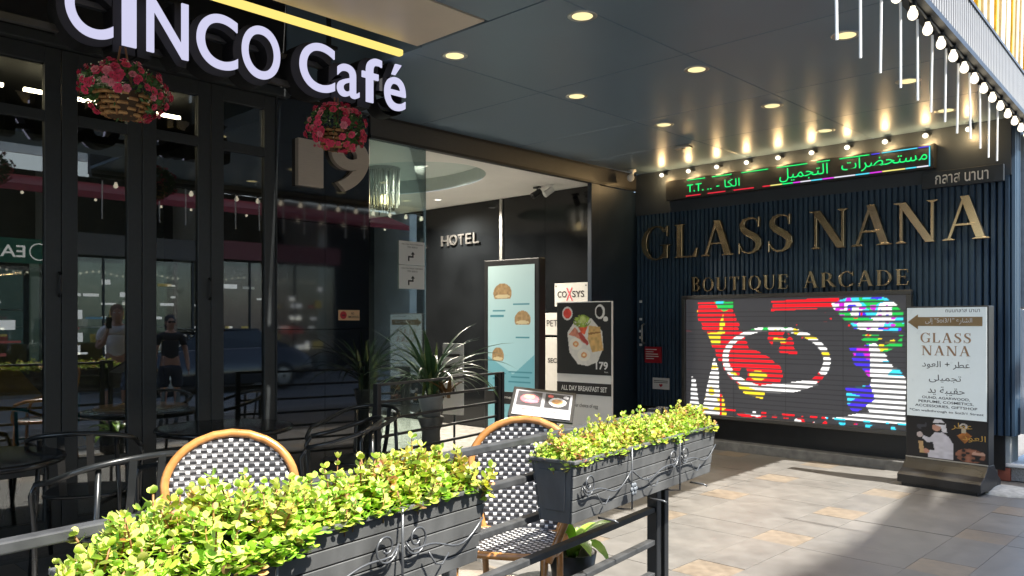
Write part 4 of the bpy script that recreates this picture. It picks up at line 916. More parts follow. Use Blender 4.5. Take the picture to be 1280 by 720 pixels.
MB().lathe([(0, .632), (.08, .632), (.115, .8), (.12, .82), (.105, .82), (.1, .79), (0, .785)], 18).build('pot', mat('pale_grey_pot', (.32, .33, .32), .5, var=.1), pp, smooth=True)
M_bl = mat('dark_green_blade', (.05, .115, .045), .4, var=.3, scale=10); M_sn = mat('variegated_blade', (.24, .3, .1), .45, var=.45, scale=35, stretch=(1, 1, 2.5)); M_br = mat('brown_croton_leaf', (.2, .1, .03), .5, var=.5, scale=20)
random.seed(21)
for i in range(46):
    mb = MB(); blade(mb, (random.uniform(-.03, .03), random.uniform(-.03, .03), .79), random.uniform(0, 6.28), random.uniform(.5, .95), random.uniform(.028, .045), random.uniform(.8, 2.6), random.uniform(.9, 1.5), 8); mb.build('leaf', M_bl, pp, smooth=True)
for i in range(9):
    mb = MB(); blade(mb, (random.uniform(-.07, .09), random.uniform(-.08, .06), .79), random.uniform(0, 6.28), random.uniform(.3, .55), random.uniform(.045, .065), random.uniform(-.1, .3), random.uniform(1.35, 1.55), 6); mb.build('leaf', M_sn, pp, smooth=True)
for i in range(10):
    mb = MB(); blade(mb, (.1+random.uniform(-.04, .05), .08+random.uniform(-.05, .05), .79), random.uniform(0, 6.28), random.uniform(.15, .35), random.uniform(.04, .06), random.uniform(.3, 1.2), random.uniform(.8, 1.4), 5); mb.build('leaf', M_br, pp, smooth=True)
wb = thing('white_menu_panel', 'narrow white panel standing behind the potted plant', 'sign', (-6.22, 5.6, 0), R(20))
MB().box(-.12, .12, 0, .02, .5, 1.24).build('panel', M_print_white, wb, bevel=.004); MB().tube([(0, .03, .02), (0, .03, 1.1)], .012, 6).build('pole', M_black, wb); MB().box(-.14, .14, -.1, .14, .012, .03).build('base', M_black, wb)
for i in range(4): MB().box(-.09, .08-.02*i, -.003, -.001, 1.1-.12*i, 1.13-.12*i).build('print_line', M_ink, wb)
random.seed(31)
lp = thing('lime_plant', 'low potted plant with broad lime green leaves behind the railing', 'plant', (-2.72, 3.3, 0))
MB().lathe([(0, 0), (.09, 0), (.13, .24), (.115, .24), (.1, .2), (0, .2)], 16).build('pot', M_black, lp, smooth=True)
for i in range(9):
    mb = MB(); blade(mb, (0, 0, .2), i*.7+random.uniform(-.2, .2), random.uniform(.34, .5), random.uniform(.09, .12), random.uniform(1.4, 2.4), random.uniform(1.0, 1.4), 8); mb.build('leaf', mat('lime_leaf', (.2, .36, .04), .4, var=.3, scale=8), lp, smooth=True)

# metal tube armchairs
def metal_chair():
    t = thing('metal_armchair', '', 'chair', group='black metal chairs on the cafe terrace')
    zt = .82
    U = [(-.27, -.2, .68), (-.285, -.05, .71), (-.29, .1, .755)]+[(.29*math.cos(a), .1+.17*math.sin(a), .755+.065*math.sin(a)) for a in [math.pi-math.pi*i/12 for i in range(1, 12)]]+[(.29, .1, .755), (.285, -.05, .71), (.27, -.2, .68)]
    MB().tube(U, .0145, 10).build('arm_rail', mat('black_gloss_tube', (.014, .016, .017), .3, var=.1, coat=.4), t, smooth=True)
    m = MATS['black_gloss_tube']
    for s_ in (-1, 1):
        MB().tube([(.27*s_, -.2, .68), (.275*s_, -.235, .62), (.265*s_, -.22, .45), (.25*s_, -.25, .01)], .0135, 8).build('front_leg', m, t, smooth=True)
        MB().tube([(.2*s_, .2, .78), (.215*s_, .2, .46), (.23*s_, .27, .01)], .0135, 8).build('rear_leg', m, t, smooth=True)
    for x in (-.075, .075):
        b = MB()
        for k in range(6): pass
        zz = [.44, .54, .64, .74, .818]; yy = [.2, .232, .25, .262, .272]
        vs = [(x+sx*.02, y+dy, z) for y, z in zip(yy, zz) for sx, dy in ((-1, 0), (1, 0), (1, .004), (-1, .004))]
        b.add(vs, [(i*4+j, i*4+(j+1) % 4, i*4+4+(j+1) % 4, i*4+4+j) for i in range(4) for j in range(4)]); b.build('back_splat', m, t, smooth=False)
    s2 = MB(); out = [(.22*math.copysign(abs(math.cos(a))**.6, math.cos(a)), .22*math.copysign(abs(math.sin(a))**.6, math.sin(a))) for a in [2*math.pi*i/28 for i in range(28)]]
    s2.zprism(out, .435, .455); s2.build('seat', m, t, bevel=.008)
    return t
mc = metal_chair()
for i, (x, y, rz, lab) in enumerate(((-4.15, 1.5, -78, 'black metal armchair turned away, just left of the first wicker chair back'), (-5.2, 1.72, -120, 'black metal armchair close to the folding doors at the left'), (-4.45, 3.02, -35, 'black metal armchair between the round table and the black fence'), (-4.95, 3.5, 10, 'black metal armchair beside the dark glass pier'), (-5.05, .62, -60, 'black metal armchair at the left edge by the doors'))):
    o = mc if i == 0 else dup(mc)
    o.location = (x, y, 0); o.rotation_euler = (0, 0, R(rz)); o['label'] = lab
def table(label, x, y):
    t = thing('terrace_table', label, 'table', (x, y, 0), 0, 'round black tables on the terrace')
    MB().lathe([(0, .715), (.43, .715), (.445, .722), (.45, .735), (.445, .748), (.42, .75), (0, .748)], 40).build('table_top', mat('black_table_top', (.012, .013, .014), .15, var=.1), t, smooth=True)
    MB().lathe([(.02, .714), (.025, .1)], 12).build('column', M_black, t, smooth=True)
    for i in range(4): a = i*math.pi/2+.4; MB().tube([(0, 0, .1), (.16*math.cos(a), .16*math.sin(a), .08), (.3*math.cos(a), .3*math.sin(a), .012)], .014, 8).build('foot', M_black, t, smooth=True)
table('round black table behind the left wicker chair', -5.2, 2.6); table('round black table by the doors at the left', -4.9, 1.05)

# rattan bistro chairs
def weave_mat():
    m = bpy.data.materials.new('black_white_weave'); m.use_nodes = True; nt = m.node_tree; b = nt.nodes['Principled BSDF']; b.inputs['Roughness'].default_value = .45
    uv = nt.nodes.new('ShaderNodeUVMap'); uv.uv_map = 'weave'; sp = nt.nodes.new('ShaderNodeSeparateXYZ'); nz = nt.nodes.new('ShaderNodeTexNoise'); nz.inputs['Scale'].default_value = 34; nz.inputs['Detail'].default_value = 3
    va = nt.nodes.new('ShaderNodeVectorMath'); va.operation = 'MULTIPLY_ADD'; va.inputs[1].default_value = (.012, .007, 0); nt.links.new(uv.outputs[0], nz.inputs['Vector']); nt.links.new(nz.outputs['Color'], va.inputs[0]); nt.links.new(uv.outputs[0], va.inputs[2]); nt.links.new(va.outputs[0], sp.inputs[0])
    def M(op, a, b_=None, c=None):
        n = nt.nodes.new('ShaderNodeMath'); n.operation = op
        for i, q in enumerate((a, b_, c)):
            if q is None: continue
            if isinstance(q, (int, float)): n.inputs[i].default_value = q
            else: nt.links.new(q, n.inputs[i])
        return n.outputs[0]
    p = .0215
    v = M('DIVIDE', sp.outputs[1], p); row = M('FLOOR', v); fv = M('FRACT', v)
    u = M('ADD', M('DIVIDE', sp.outputs[0], p*2), M('MULTIPLY', row, .5)); fu = M('FRACT', u)
    inw = M('MULTIPLY', M('LESS_THAN', fu, .38), M('LESS_THAN', fv, .7))
    f2 = M('FRACT', M('MULTIPLY', u, 4)); strand = M('MULTIPLY', M('SUBTRACT', 1, M('ABSOLUTE', M('SUBTRACT', M('MULTIPLY', fv, 2), 1))), 1)
    gap = M('LESS_THAN', fv, .1)
    mx = nt.nodes.new('ShaderNodeMixRGB'); mx.inputs[1].default_value = (.035, .035, .038, 1); mx.inputs[2].default_value = (.74, .73, .71, 1); nt.links.new(inw, mx.inputs[0])
    m2 = nt.nodes.new('ShaderNodeMixRGB'); m2.inputs[2].default_value = (.012, .012, .012, 1); nt.links.new(gap, m2.inputs[0]); nt.links.new(mx.outputs[0], m2.inputs[1])
    nt.links.new(m2.outputs[0], b.inputs['Base Color'])
    bp = nt.nodes.new('ShaderNodeBump'); bp.inputs['Strength'].default_value = .8; bp.inputs['Distance'].default_value = .004
    nt.links.new(M('ADD', strand, M('MULTIPLY', inw, .8)), bp.inputs['Height']); nt.links.new(bp.outputs[0], b.inputs['Normal']); return m
M_weave = weave_mat()
def weave_sheet(name, fn, nu, nv, size, parent, thick=.008):
    """fn(u,v) -> point, u,v in 0..1; size = real width and height for the weave"""
    vs = [fn(i/nu, j/nv) for j in range(nv+1) for i in range(nu+1)]; fs = [(j*(nu+1)+i, j*(nu+1)+i+1, (j+1)*(nu+1)+i+1, (j+1)*(nu+1)+i) for j in range(nv) for i in range(nu)]
    me = bpy.data.meshes.new(name); me.from_pydata(vs, [], fs); uvl = me.uv_layers.new(name='weave')
    for p in me.polygons:
        for li, vi in zip(p.loop_indices, p.vertices):
            q = vs[vi]; uvl.data[li].uv = (q[0]+.5, (q[2] if size else q[1])+.5)
    me.materials.append(M_weave); me.polygons.foreach_set('use_smooth', [True]*len(me.polygons)); o = link(name, me, parent)
    s = o.modifiers.new('thickness', 'SOLIDIFY'); s.thickness = thick; s.offset = 0; return o
def bistro_chair():
    t = thing('bistro_chair', '', 'chair', group='rattan bistro chairs behind the planters')
    zt, zb = .975, .43
    def half(z):                              # half width of the balloon back
        q = (z-zb)/(zt-zb)
        return (.18+.085*math.sin(min(1, q/.72)*math.pi/2)) if q < .6 else .264*math.sqrt(max(0, 1-((q-.6)/.4)**2))*1.0
    def Y(x, z): return .215+.17*(z-.43)-.35*x*x
    cl = [(half(.43+.545*i/22*.985), .43+.545*i/22*.985) for i in range(23)]
    right = [(x, Y(x, z), z) for x, z in cl]; left = [(-x, Y(x, z), z) for x, z in cl]
    path = [(-.19, .24, .43)][:0]+left+[(0, Y(0, zt), zt)]+right[::-1]
    MB().tube(path, .0185, 10).build('back_hoop', M_rattan, t, smooth=True)
    weave_sheet('back_weave', lambda u, v: ((lambda z, h: ((2*u-1)*h, Y((2*u-1)*h, z), z))(.44+.523*v, max(.02, half(.44+.523*v)-.008))), 16, 30, True, t)
    for s_ in (-1, 1):
        MB().tube([(.19*s_, .215, .44), (.185*s_, .25, .2), (.18*s_, .28, .0)], .016, 10).build('rear_leg', M_rattan, t, smooth=True)
        MB().tube([(.2*s_, -.2, .44), (.205*s_, -.215, .2), (.2*s_, -.23, .0)], .016, 10).build('front_leg', M_rattan, t, smooth=True)
        ar = [(.25*s_, .2, .7), (.3*s_, .06, .675), (.32*s_, -.08, .665), (.3*s_, -.18, .63), (.25*s_, -.22, .5), (.22*s_, -.21, .43)]
        MB().tube(ar, .0165, 10).build('arm', M_rattan, t, smooth=True)
    sq = [(.24*math.copysign(abs(math.cos(a))**.55, math.cos(a)), .23*math.copysign(abs(math.sin(a))**.55, math.sin(a)), .445) for a in [2*math.pi*i/36 for i in range(36)]]
    MB().tube(sq, .017, 8, closed=True).build('seat_rim', M_rattan, t, smooth=True)
    def seat(u, v):
        a, r_ = 2*math.pi*u, v; c, s2 = math.cos(a), math.sin(a); return (.235*r_*math.copysign(abs(c)**.55, c), .225*r_*math.copysign(abs(s2)**.55, s2), .452)
    weave_sheet('seat_weave', seat, 36, 5, False, t)
    MB().tube([(-.195, -.22, .2), (.195, -.22, .2)], .009, 8).build('stretcher', M_rattan, t); MB().tube([(-.183, .252, .2), (.183, .252, .2)], .009, 8).build('stretcher', M_rattan, t)
    return t
bc = bistro_chair()
bc.location = (-3.02, 1.52, 0); bc.rotation_euler = (0, 0, R(60)); bc['label'] = 'rattan bistro chair with black and white weave behind the near planter'
o = dup(bc, (-2.56, 2.66, 0), R(30), 'rattan bistro chair with black and white weave seen between the two planters')

# menu lectern
ml = thing('menu_stand', 'black menu stand with an open picture menu beside the breakfast board', 'menu stand', (-2.95, 3.32, 0), R(38))
MB().tube([(0, .06, .02), (0, .06, .98)], .018, 10).build('pole', M_black, ml, smooth=True); MB().lathe([(0, .0), (.17, 0), (.17, .012), (.03, .03), (0, .03)], 20, (0, .06, 0)).build('base', M_black, ml, smooth=True)
tl = R(38); brd = thing('x', 'x', 'x'); bpy.data.objects.remove(brd)
bd_ = MB().box(-.24, .24, 0, .015, -.17, .19).build('tray', M_black, ml, bevel=.004); bd_.location = (0, 0, 1.0); bd_.rotation_euler = (R(-58), R(6), 0); bd_.scale = (.74, 1, .74)
def menu(u, v):
    c = np.zeros(u.shape+(3,)); c[...] = (.3, .3, .31); n = vnoise(u, v, 22, 6)
    A = lambda m_, col, k=.3: c.__setitem__(m_, (np.array(col)*(1-k+2*k*n)[..., None])[m_])
    A((u < .47) & (u > .04) & (v < .62) & (v > .05), (.05, .045, .05)); A(inell(u, v, .26, .33, .16, .18), (.55, .12, .14)); A(inell(u, v, .25, .25, .09, .08), (.7, .55, .2)); A(inell(u, v, .3, .42, .12, .06), (.6, .2, .25))
    A((u > .53) & (u < .96) & (v < .62) & (v > .05), (.03, .03, .035)); A(inell(u, v, .75, .36, .15, .18), (.72, .7, .66), .1); A(inell(u, v, .75, .35, .1, .11), (.7, .36, .14)); A(inell(u, v, .62, .14, .05, .06), (.7, .12, .1)); A(inell(u, v, .89, .14, .05, .06), (.72, .7, .68), .1)
    for k in range(4): c[(abs(v-.7-.06*k) < .012) & (((u > .06) & (u < .4-.03*k)) | ((u > .56) & (u < .9-.04*k))) & ((u*46) % 1 < .75)] = (.1, .1, .1)
    c[abs(u-.5) < .012] = (.3, .3, .3); return c
picture('menu_pages', .43, .3, 86, 60, menu, M_pic, bd_, x0=-.215, z0=-.155, y=-.006)

# ---- foreground railing (local X runs along it, front faces the camera side)
RL = math.atan2(.991, -.1322)
rg = thing('front_railing', 'grey horizontal bar railing in the foreground that carries the planters', 'railing', (-1.562, 0, 0), RL)
for i, z in enumerate((1.015, .87, .71, .55, .39, .23)):
    MB().box(-1.2, 3.38, .208, .247, z-.026, z).build('bar', M_rail, rg, bevel=.004)
for a in (-.5, .02, 1.86): MB().box(a-.02, a+.02, .208, .247, 0, 1.0 if a < 1 else 1.0).build('post', M_rail, rg, bevel=.004)
MB().box(3.382, 3.43, .2, .255, 0, 1.03).build('post', M_black, rg, bevel=.004); MB().box(3.47, 3.515, .2, .255, 0, 1.03).build('post', M_black, rg, bevel=.004)
MB().box(3.43, 3.47, .215, .24, .995, 1.028).build('post_link', M_black, rg)

# sprigs of the planters
LEAFC = [(.42, .6, .06), (.52, .66, .07), (.34, .54, .06), (.6, .65, .15), (.46, .62, .06), (.3, .47, .06)]
def sprig_mesh(seed, pink):
    rs = random.Random(seed); mb = MB(); cols = []
    h = rs.uniform(.065, .095); lean = Vector((rs.uniform(-.25, .25), rs.uniform(-.25, .25), 1)).normalized()
    pts = [lean*h*k/3 for k in range(4)]; n0 = len(mb.v); mb.tube(pts, .0022, 4); cols += [(.3, .16, .06)]*(len(mb.v)-n0)
    def leaf(p, d, size, col):
        d = d.normalized(); up = Vector((0, 0, 1)) if abs(d.z) < .95 else Vector((1, 0, 0)); sd = d.cross(up).normalized(); nn = sd.cross(d).normalized()
        n = 8; c = p+d*size*.55; vs = [c-nn*size*.08]
        for i in range(n):
            a = 2*math.pi*i/n; r_ = size*.5
            vs.append(c+d*math.cos(a)*r_*1.05+sd*math.sin(a)*r_*.85+nn*size*(.06+.05*math.cos(2*a)))
        mb.add(vs, [(0, 1+i, 1+(i+1) % n) for i in range(n)])
        e = tuple(x*.92+.05 for x in col) if not pink else (col[0]*1.15+.03, col[1]*.8, col[2]*1.1)
        cols.extend([col]+[e]*n)
    for k in range(5):
        t = .25+.75*k/4; p = lean*h*t; a0 = k*math.pi/2+rs.uniform(-.4, .4); size = (.031-.003*k)*rs.uniform(.8, 1.15)
        for q in (0, 1):
            a = a0+q*math.pi; el = .15+.16*k+rs.uniform(-.25, .25); col = rs.choice(LEAFC); f = rs.uniform(.8, 1.12); col = tuple(x*f for x in col)
            if pink and rs.random() < .16: col = (.55, .34, .14)
            leaf(p, Vector((math.cos(a)*math.cos(el), math.sin(a)*math.cos(el), math.sin(el))), size, col)
    leaf(lean*h, Vector((rs.uniform(-.5, .5), rs.uniform(-.5, .5), 1)), .018, LEAFC[3])
    me = mb.mesh('sprig', attr_mat('succulent_leaf', rough=.45, trans=.22, spec=.35), smooth=True)
    at = me.color_attributes.new('tint', 'FLOAT_COLOR', 'POINT'); at.data.foreach_set('color', np.array([(*c, 1) for c in cols], np.float32).ravel()); return me
SPR = [sprig_mesh(100+i, False) for i in range(9)]; SPK = [sprig_mesh(200+i, True) for i in range(7)]
def spiral(cx, cz, r0, turns, a0, sgn=1, n=26): return [(cx+r0*(1-.75*i/n)*math.cos(a0+sgn*turns*2*math.pi*i/n), -.012, cz+r0*(1-.75*i/n)*math.sin(a0+sgn*turns*2*math.pi*i/n)) for i in range(n+1)]
def planter(label, plabel, s0, s1, seams, seed, hscale, pinkf, ncount, lsc=1.0):
    t = thing('planter_box', label, 'planter', (-1.562, 0, 0), RL, 'grey planter boxes on the front railing')
    z0, z1 = .708, .935; D = .19; tp = .022
    mb = MB()
    # front and back skins built from five stepped boards, tapered ends, floor
    nb = 5
    for side, (ya, yb) in enumerate(((0, 1), (1, 0))):
        for k in range(nb):
            za = z0+(z1-z0)*k/nb; zb_ = z0+(z1-z0)*(k+1)/nb-.004
            def yy(z): q = (z1-z)/(z1-z0)*tp; return q if side == 0 else D-q
            ea = (z1-za)/(z1-z0)*tp; eb = (z1-zb_)/(z1-z0)*tp; th = .008 if side == 0 else -.008
            mb.hexa([(s0+ea, yy(za), za), (s1-ea, yy(za), za), (s1-ea, yy(za)+th, za), (s0+ea, yy(za)+th, za)], [(s0+eb, yy(zb_), zb_), (s1-eb, yy(zb_), zb_), (s1-eb, yy(zb_)+th, zb_), (s0+eb, yy(zb_)+th, zb_)])
        mb.box(s0+tp, s1-tp, .03 if side == 0 else D-.034, .034 if side == 0 else D-.03, z0+.003, z1-.01)
    for e, sg_ in ((s0, 1), (s1, -1)):
        mb.hexa([(e+sg_*tp, tp+.009, z0), (e+sg_*(tp+.008), tp+.009, z0), (e+sg_*(tp+.008), D-tp-.009, z0), (e+sg_*tp, D-tp-.009, z0)], [(e, .009, z1-.002), (e+sg_*.008, .009, z1-.002), (e+sg_*.008, D-.009, z1-.002), (e, D-.009, z1-.002)])
    mb.box(s0+tp+.009, s1-tp-.009, tp+.01, D-tp-.01, z0+.001, z0+.008)
    mb.build('box', M_planter, t, bevel=.0015, seg=1)
    rim = MB(); rim.box(s0-.008, s1+.008, -.01, .006, z1-.002, z1+.012); rim.box(s0-.008, s1+.008, D-.006, D+.006, z1-.002, z1+.012); rim.box(s0-.008, s0+.006, .0061, D-.0061, z1-.002, z1+.012); rim.box(s1-.006, s1+.008, .0061, D-.0061, z1-.002, z1+.012)
    rim.build('rim', M_planter, t, bevel=.003)
    rec = MB(); rec.hexa([(s0+tp*.75-.003, .05, z0+.045), (s0+tp*.75+.001, .05, z0+.045), (s0+tp*.75+.001, D-.05, z0+.045), (s0+tp*.75-.003, D-.05, z0+.045)], [(s0+.002-.003, .035, z1-.03), (s0+.004, .035, z1-.03), (s0+.004, D-.035, z1-.03), (s0-.001, D-.035, z1-.03)])
    rec.build('end_panel', M_planter, t, bevel=.002)
    MB().box(s0+.01, s1-.01, .01, D-.01, z1-.05, z1-.02).build('soil', mat('dark_soil', (.03, .02, .013), .95, var=.4, bump=.5), t)
    # wire holder: uprights, scrolls, flower bosses, hooks
    for q in seams:
        MB().tube([(q, -.014, z1+.01), (q, -.014, z0-.012), (q, .03, z0-.018), (q, D, z0-.018), (q, .2, z0+.05)], .0038, 6).build('holder_wire', M_wire, t, smooth=True)
    ends = [s0+.03]+list(seams)+[s1-.03]
    for k, (a, b) in enumerate(zip(ends[:-1], ends[1:])):
        w = b-a; zc = (z0+z1)/2; sgn_ = 1 if k % 2 else -1
        sp = spiral(a+.06 if sgn_ < 0 else b-.06, zc+.03, .048, 1.4, (math.pi if sgn_ < 0 else 0), -sgn_)[::-1]
        e = sp[-1]; o2 = (b-.005 if sgn_ < 0 else a+.005)
        sweep = [(e[0]+(o2-e[0])*q/14, -.012, e[2]-.075*math.sin(math.pi*min(1, q/14*1.0)**.6)*(1-q/14*.6)+.035*math.sin(2*math.pi*q/14)) for q in range(1, 15)]
        MB().tube(sp+sweep, .0034, 6).build('scroll_wire', M_wire, t, smooth=True)
        MB().tube([(a+w*.3, -.012, zc-.02)]+[(a+w*(.3+.08*q), -.012, zc-.02-.05*math.sin(q*.9)) for q in range(1, 4)], .0028, 6).build('scroll_wire', M_wire, t, smooth=True)
        MB().tube([(a+w*.55, .04, z0-.02), (a+w*.55, -.03, z0-.022), (a+w*.55+.005, -.045, z0-.03)], .0045, 6).build('hook', M_wire, t, smooth=True)
    q = seams[0]; bo = MB()
    for i in range(6): a = i*math.pi/3; bo.ball((q+.018*math.cos(a), -.022, z0+.07+.018*math.sin(a)), (.0105, .006, .0105), 8, 5)
    bo.ball((q, -.026, z0+.07), (.009, .007, .009), 8, 5); bo.build('flower_boss', mat('grey_boss', (.12, .135, .15), .5), t, smooth=True)
    rs = random.Random(seed)
    pt = thing('succulent_planting', plabel, 'plant', (-1.562, 0, 0), RL, 'yellow green succulents in the planter boxes')
    n = 0; L_ = s1-s0
    while n < ncount:
        a = rs.uniform(-.015, L_+.005); b = rs.uniform(-.008, D+.01)
        ex = min(a, L_-a); ey = min(b, D-b); mound = .085*min(1, max(0, ex+.02)/.1)*min(1, max(0, ey+.03)/.08)+.012*math.sin(a*9+seed)+rs.uniform(-.012, .014)
        z = z1-.05+mound*hscale
        me = rs.choice(SPK if rs.random() < pinkf(a/L_) else SPR)
        o = link('sprig', me, pt, loc=(s0+a, b, z)); tx = (b-D/2)*2.6; o.rotation_euler = (-tx+rs.uniform(-.25, .25), rs.uniform(-.3, .3)+(.4 if ex < .04 and a > L_/2 else -.4 if ex < .04 else 0), rs.uniform(0, 6.28) if abs(tx) < .3 else rs.uniform(-.6, .6))
        o.scale = [rs.uniform(.65, 1.2)*lsc]*3; n += 1
    fb = MB(); fc = []
    for _ in range(3600):
        a = rs.uniform(0, L_); b = rs.uniform(-.012, D+.012); ex = min(a, L_-a); ey = min(b, D-b)
        z = z1+(-.02+.085*hscale*min(1, max(0, ex+.02)/.1)*min(1, max(0, ey+.03)/.08))*rs.uniform(.5, 1.15)
        d = Vector((rs.uniform(-1, 1), rs.uniform(-1, 1)-(.5 if b < .04 else 0), rs.uniform(-.1, 1))).normalized(); sd = d.cross(Vector((rs.uniform(-.3, .3), rs.uniform(-.3, .3), 1))).normalized(); nn = sd.cross(d); sz = rs.uniform(.015, .027)*lsc
        p = Vector((s0+a, b, z)); c = p+d*sz*.5; vs = [c-nn*sz*.07]+[c+d*math.cos(2*math.pi*i/7)*sz*.5+sd*math.sin(2*math.pi*i/7)*sz*.42 for i in range(7)]
        fb.add(vs, [(0, 1+i, 1+(i+1) % 7) for i in range(7)]); col = rs.choice(LEAFC); f = rs.uniform(.75, 1.05); col = tuple(q*f for q in col)
        if rs.random() < .03: col = (.2, .11, .05)
        if lsc == 1 and a < .5 and rs.random() < .42:
            q_ = rs.uniform(0, 1); of = Vector((0, -.012-b-rs.uniform(0, .035)*(1-q_*.5), -.1*q_*(1-a)+(z1+.02-p.z))); fb.v[-8:] = [tuple(v+of) for v in vs]
        if rs.random() < pinkf(a/L_)*.2: col = (.5, .28, .12)
        fc += [col]*8
    fm = fb.mesh('leaf_bed', MATS['succulent_leaf'], smooth=True); at = fm.color_attributes.new('tint', 'FLOAT_COLOR', 'POINT'); at.data.foreach_set('color', np.array([(*c, 1) for c in fc], np.float32).ravel())
    link('leaf_bed', fm, pt)['kind'] = 'stuff'
    for _ in range(3):
        a = rs.uniform(.2, L_-.1); o = link('sprig', rs.choice(SPR), pt, loc=(s0+a, rs.uniform(.08, .16), z1+.045)); o.scale = (.8, .8, 1.1)
planter('near grey planter box with a wire flower boss on its front', 'yellow green succulents spilling over the near planter', .57, 1.775, (.97, 1.385), 5, 1.0, lambda q: .1+.45*max(0, q-.35), 298)
planter('far grey planter box at the end of the railing, its end panel showing', 'yellow green succulents with pinkish tips in the far planter', 2.29, 3.63, (2.715, 3.175), 9, .9, lambda q: .4, 300, .8)

# ================================================================== ACROSS THE STREET (seen in the glass)
XO = 9.0; HB = 16.55
ob = thing('opposite_building', 'tall pale building across the street with dark shopfronts', 'building', (XO, 0, 0), -QT)
# local X = -world Y, local -Y = -world X
M_ob = mat('cream_render', (.6, .57, .52), .8, var=.12, scale=2)
MB().box(-30, 25, .3, 8, 5.6, HB).build('upper_wall', M_ob, ob); MB().box(-30, 25, 2.0, 8, 0, 5.599).build('shop_back_wall', M_dark, ob)
MB().box(-30, 25, .0, 2.0, 5.35, 5.598).build('floor_slab', M_ob, ob)
wfm = MB().box(-.7, .7, .2, .298, 0, 1.5).mesh('window', M_white); wpm = MB().box(-.62, .62, .17, .199, .08, 1.42).mesh('pane', mat('window_dark', (.02, .025, .03), .1, var=0, spec=.8))
for k in range(3):
    for i in range(10):
        w_ = link('window', wfm, ob, loc=(-16+2.6*i, 0, 6.6+3.1*k)); link('pane', wpm, w_)
for i in range(9): MB().box(-17+3.5*i-.15, -17+3.5*i+.15, .05, 1.99, 0, 5.349).build('shop_pillar', M_ob, ob)
def shop(name, label, y0, y1, sign_col, sign_z, texts, glow, stripes):
    t = thing(name, label, 'shopfront', (XO, 0, 0), -QT, 'shopfronts across the street'); a, b = -y1, -y0
    MB().box(a, b, -.15, -.02, *sign_z).build('fascia_sign', mat(name+'_sign_paint', sign_col, .5, var=.08), t)
    for s_, f, m in texts: text('writing', s_, m, t, fit=f, y=-.155, bold=.01)
    MB().box(a+.05, b-.05, 1.7, 1.75, .1, sign_z[0]-.05).build('lit_back_wall', mat(name+'_glow', glow, .8, var=.35, scale=3, emit=.3, ecol=glow), t)  # wall glows of itself, standing in for the shop's lighting
    MB().box(a+.05, b-.05, .02, .03, .05, sign_z[0]-.06).build('pane', glass('shop_pane', (.8, .85, .85), .05, .6), t)
    k = 0; x = a+.05
    while x < b-.02: MB().box(x, x+.05, -.01, .06, 0, sign_z[0]-.02).build('mullion', M_frame, t); x += (b-a-.15)/3
    for i in range(stripes): MB().box(a+.2, b-.2, 1.2, 1.6, .5+.42*i, .53+.42*i).build('shelf', M_white, t)
    for i in range(12): MB().box(a+.25+(b-a-.5)*i/12, a+.33+(b-a-.5)*i/12+random.uniform(0, .08), 1.25, 1.5, .54+.42*(i % max(1, stripes)), .7+.42*(i % max(1, stripes))+random.uniform(0, .1)).build('goods', mat('goods_%d' % (i % 4), [(.5, .5, .45), (.4, .1, .08), (.1, .25, .35), (.45, .35, .1)][i % 4], .6, emit=.15, ecol=[(.5, .5, .45), (.4, .1, .08), (.1, .25, .35), (.45, .35, .1)][i % 4]), t)  # goods glow a little too, as if lit inside the shop
WL = emis('sign_white_lit', (.9, .9, .85), .35)
WD = mat('window_print', (.7, .7, .66), .6, var=0, emit=.45, ecol=(.7, .7, .66))  # self-glowing, to put bright glints into the cafe glass
shop('green_shop', 'shopfront with a green sign across the street', 2.6, 6.05, (.01, .16, .07), (2.82, 3.38), [('EA', (-5.55, -5.05, 2.95, 3.22), WL)], (.08, .13, .12), 4)
cg = MB(); o_ = arc(-5.83, 3.09, .2, .2, 0, 2*math.pi, 32); i_ = arc(-5.83, 3.09, .175, .175, 0, 2*math.pi, 32)
cg.add([(x, -.157, z) for x, z in o_]+[(x, -.157, z) for x, z in i_], [(i, i+1, 33+i+1, 33+i) for i in range(32)])
cg.build('round_logo', WL, [o for o in bpy.data.objects if o.name == 'green_shop'][0])
shop('brown_shop', 'shopfront with a brown sign across the street', 6.1, 9.6, (.12, .1, .085), (3.1, 3.62), [], (.1, .14, .11), 3)
shop('red_shop', 'shopfront under a red awning across the street', 9.7, 14, (.2, .03, .04), (3.2, 3.7), [], (.07, .04, .05), 2)
for shop_o in [o for o in bpy.data.objects if o.name in ('green_shop', 'brown_shop', 'red_shop')]:
    y0_, y1_ = {'green_shop': (2.6, 6.05), 'brown_shop': (6.1, 9.6), 'red_shop': (9.7, 14)}[shop_o.name]
    rq = random.Random(y0_)
    for i in range(44):
        a = -rq.uniform(y0_+.2, y1_-.5); z = rq.choice((.7, 1.0, 1.15, 1.3, 1.55, 1.9, 2.1, 2.4)); w_ = rq.choice((.12, .2, .35, .5)); h_ = rq.choice((.05, .07, .12, .22))
        MB().box(a, a+w_, -.004, .012, z, z+h_).build('window_sticker', WD if rq.random() < .6 else mat('goods_%d' % rq.randint(0, 3), (.3, .3, .3)), shop_o)  # stickers glow to read as glints in the reflection
    for i in range(22): MB().ball((-y0_-.2-(y1_-y0_-.4)*i/22, .3, 2.68-.05*math.sin(i*.7)), .028, 6, 5).build('string_lamp', M_bulb, shop_o)  # bulbs added for small bright glints in the cafe glass
    MB().box(-y1_+.3, -y0_-.3, .5, 1.1, .0, .95).build('counter', mat('mustard_board', (.5, .29, .05), .6), shop_o)
shop('plain_shop', 'plain dark shopfront across the street at the near end', -3, 2.5, (.08, .08, .09), (3.0, 3.5), [], (.05, .06, .07), 3)
aw = thing('red_awning', 'long red awning with a pale glowing band above the shops across the street', 'awning', (XO, 0, 0), -QT)
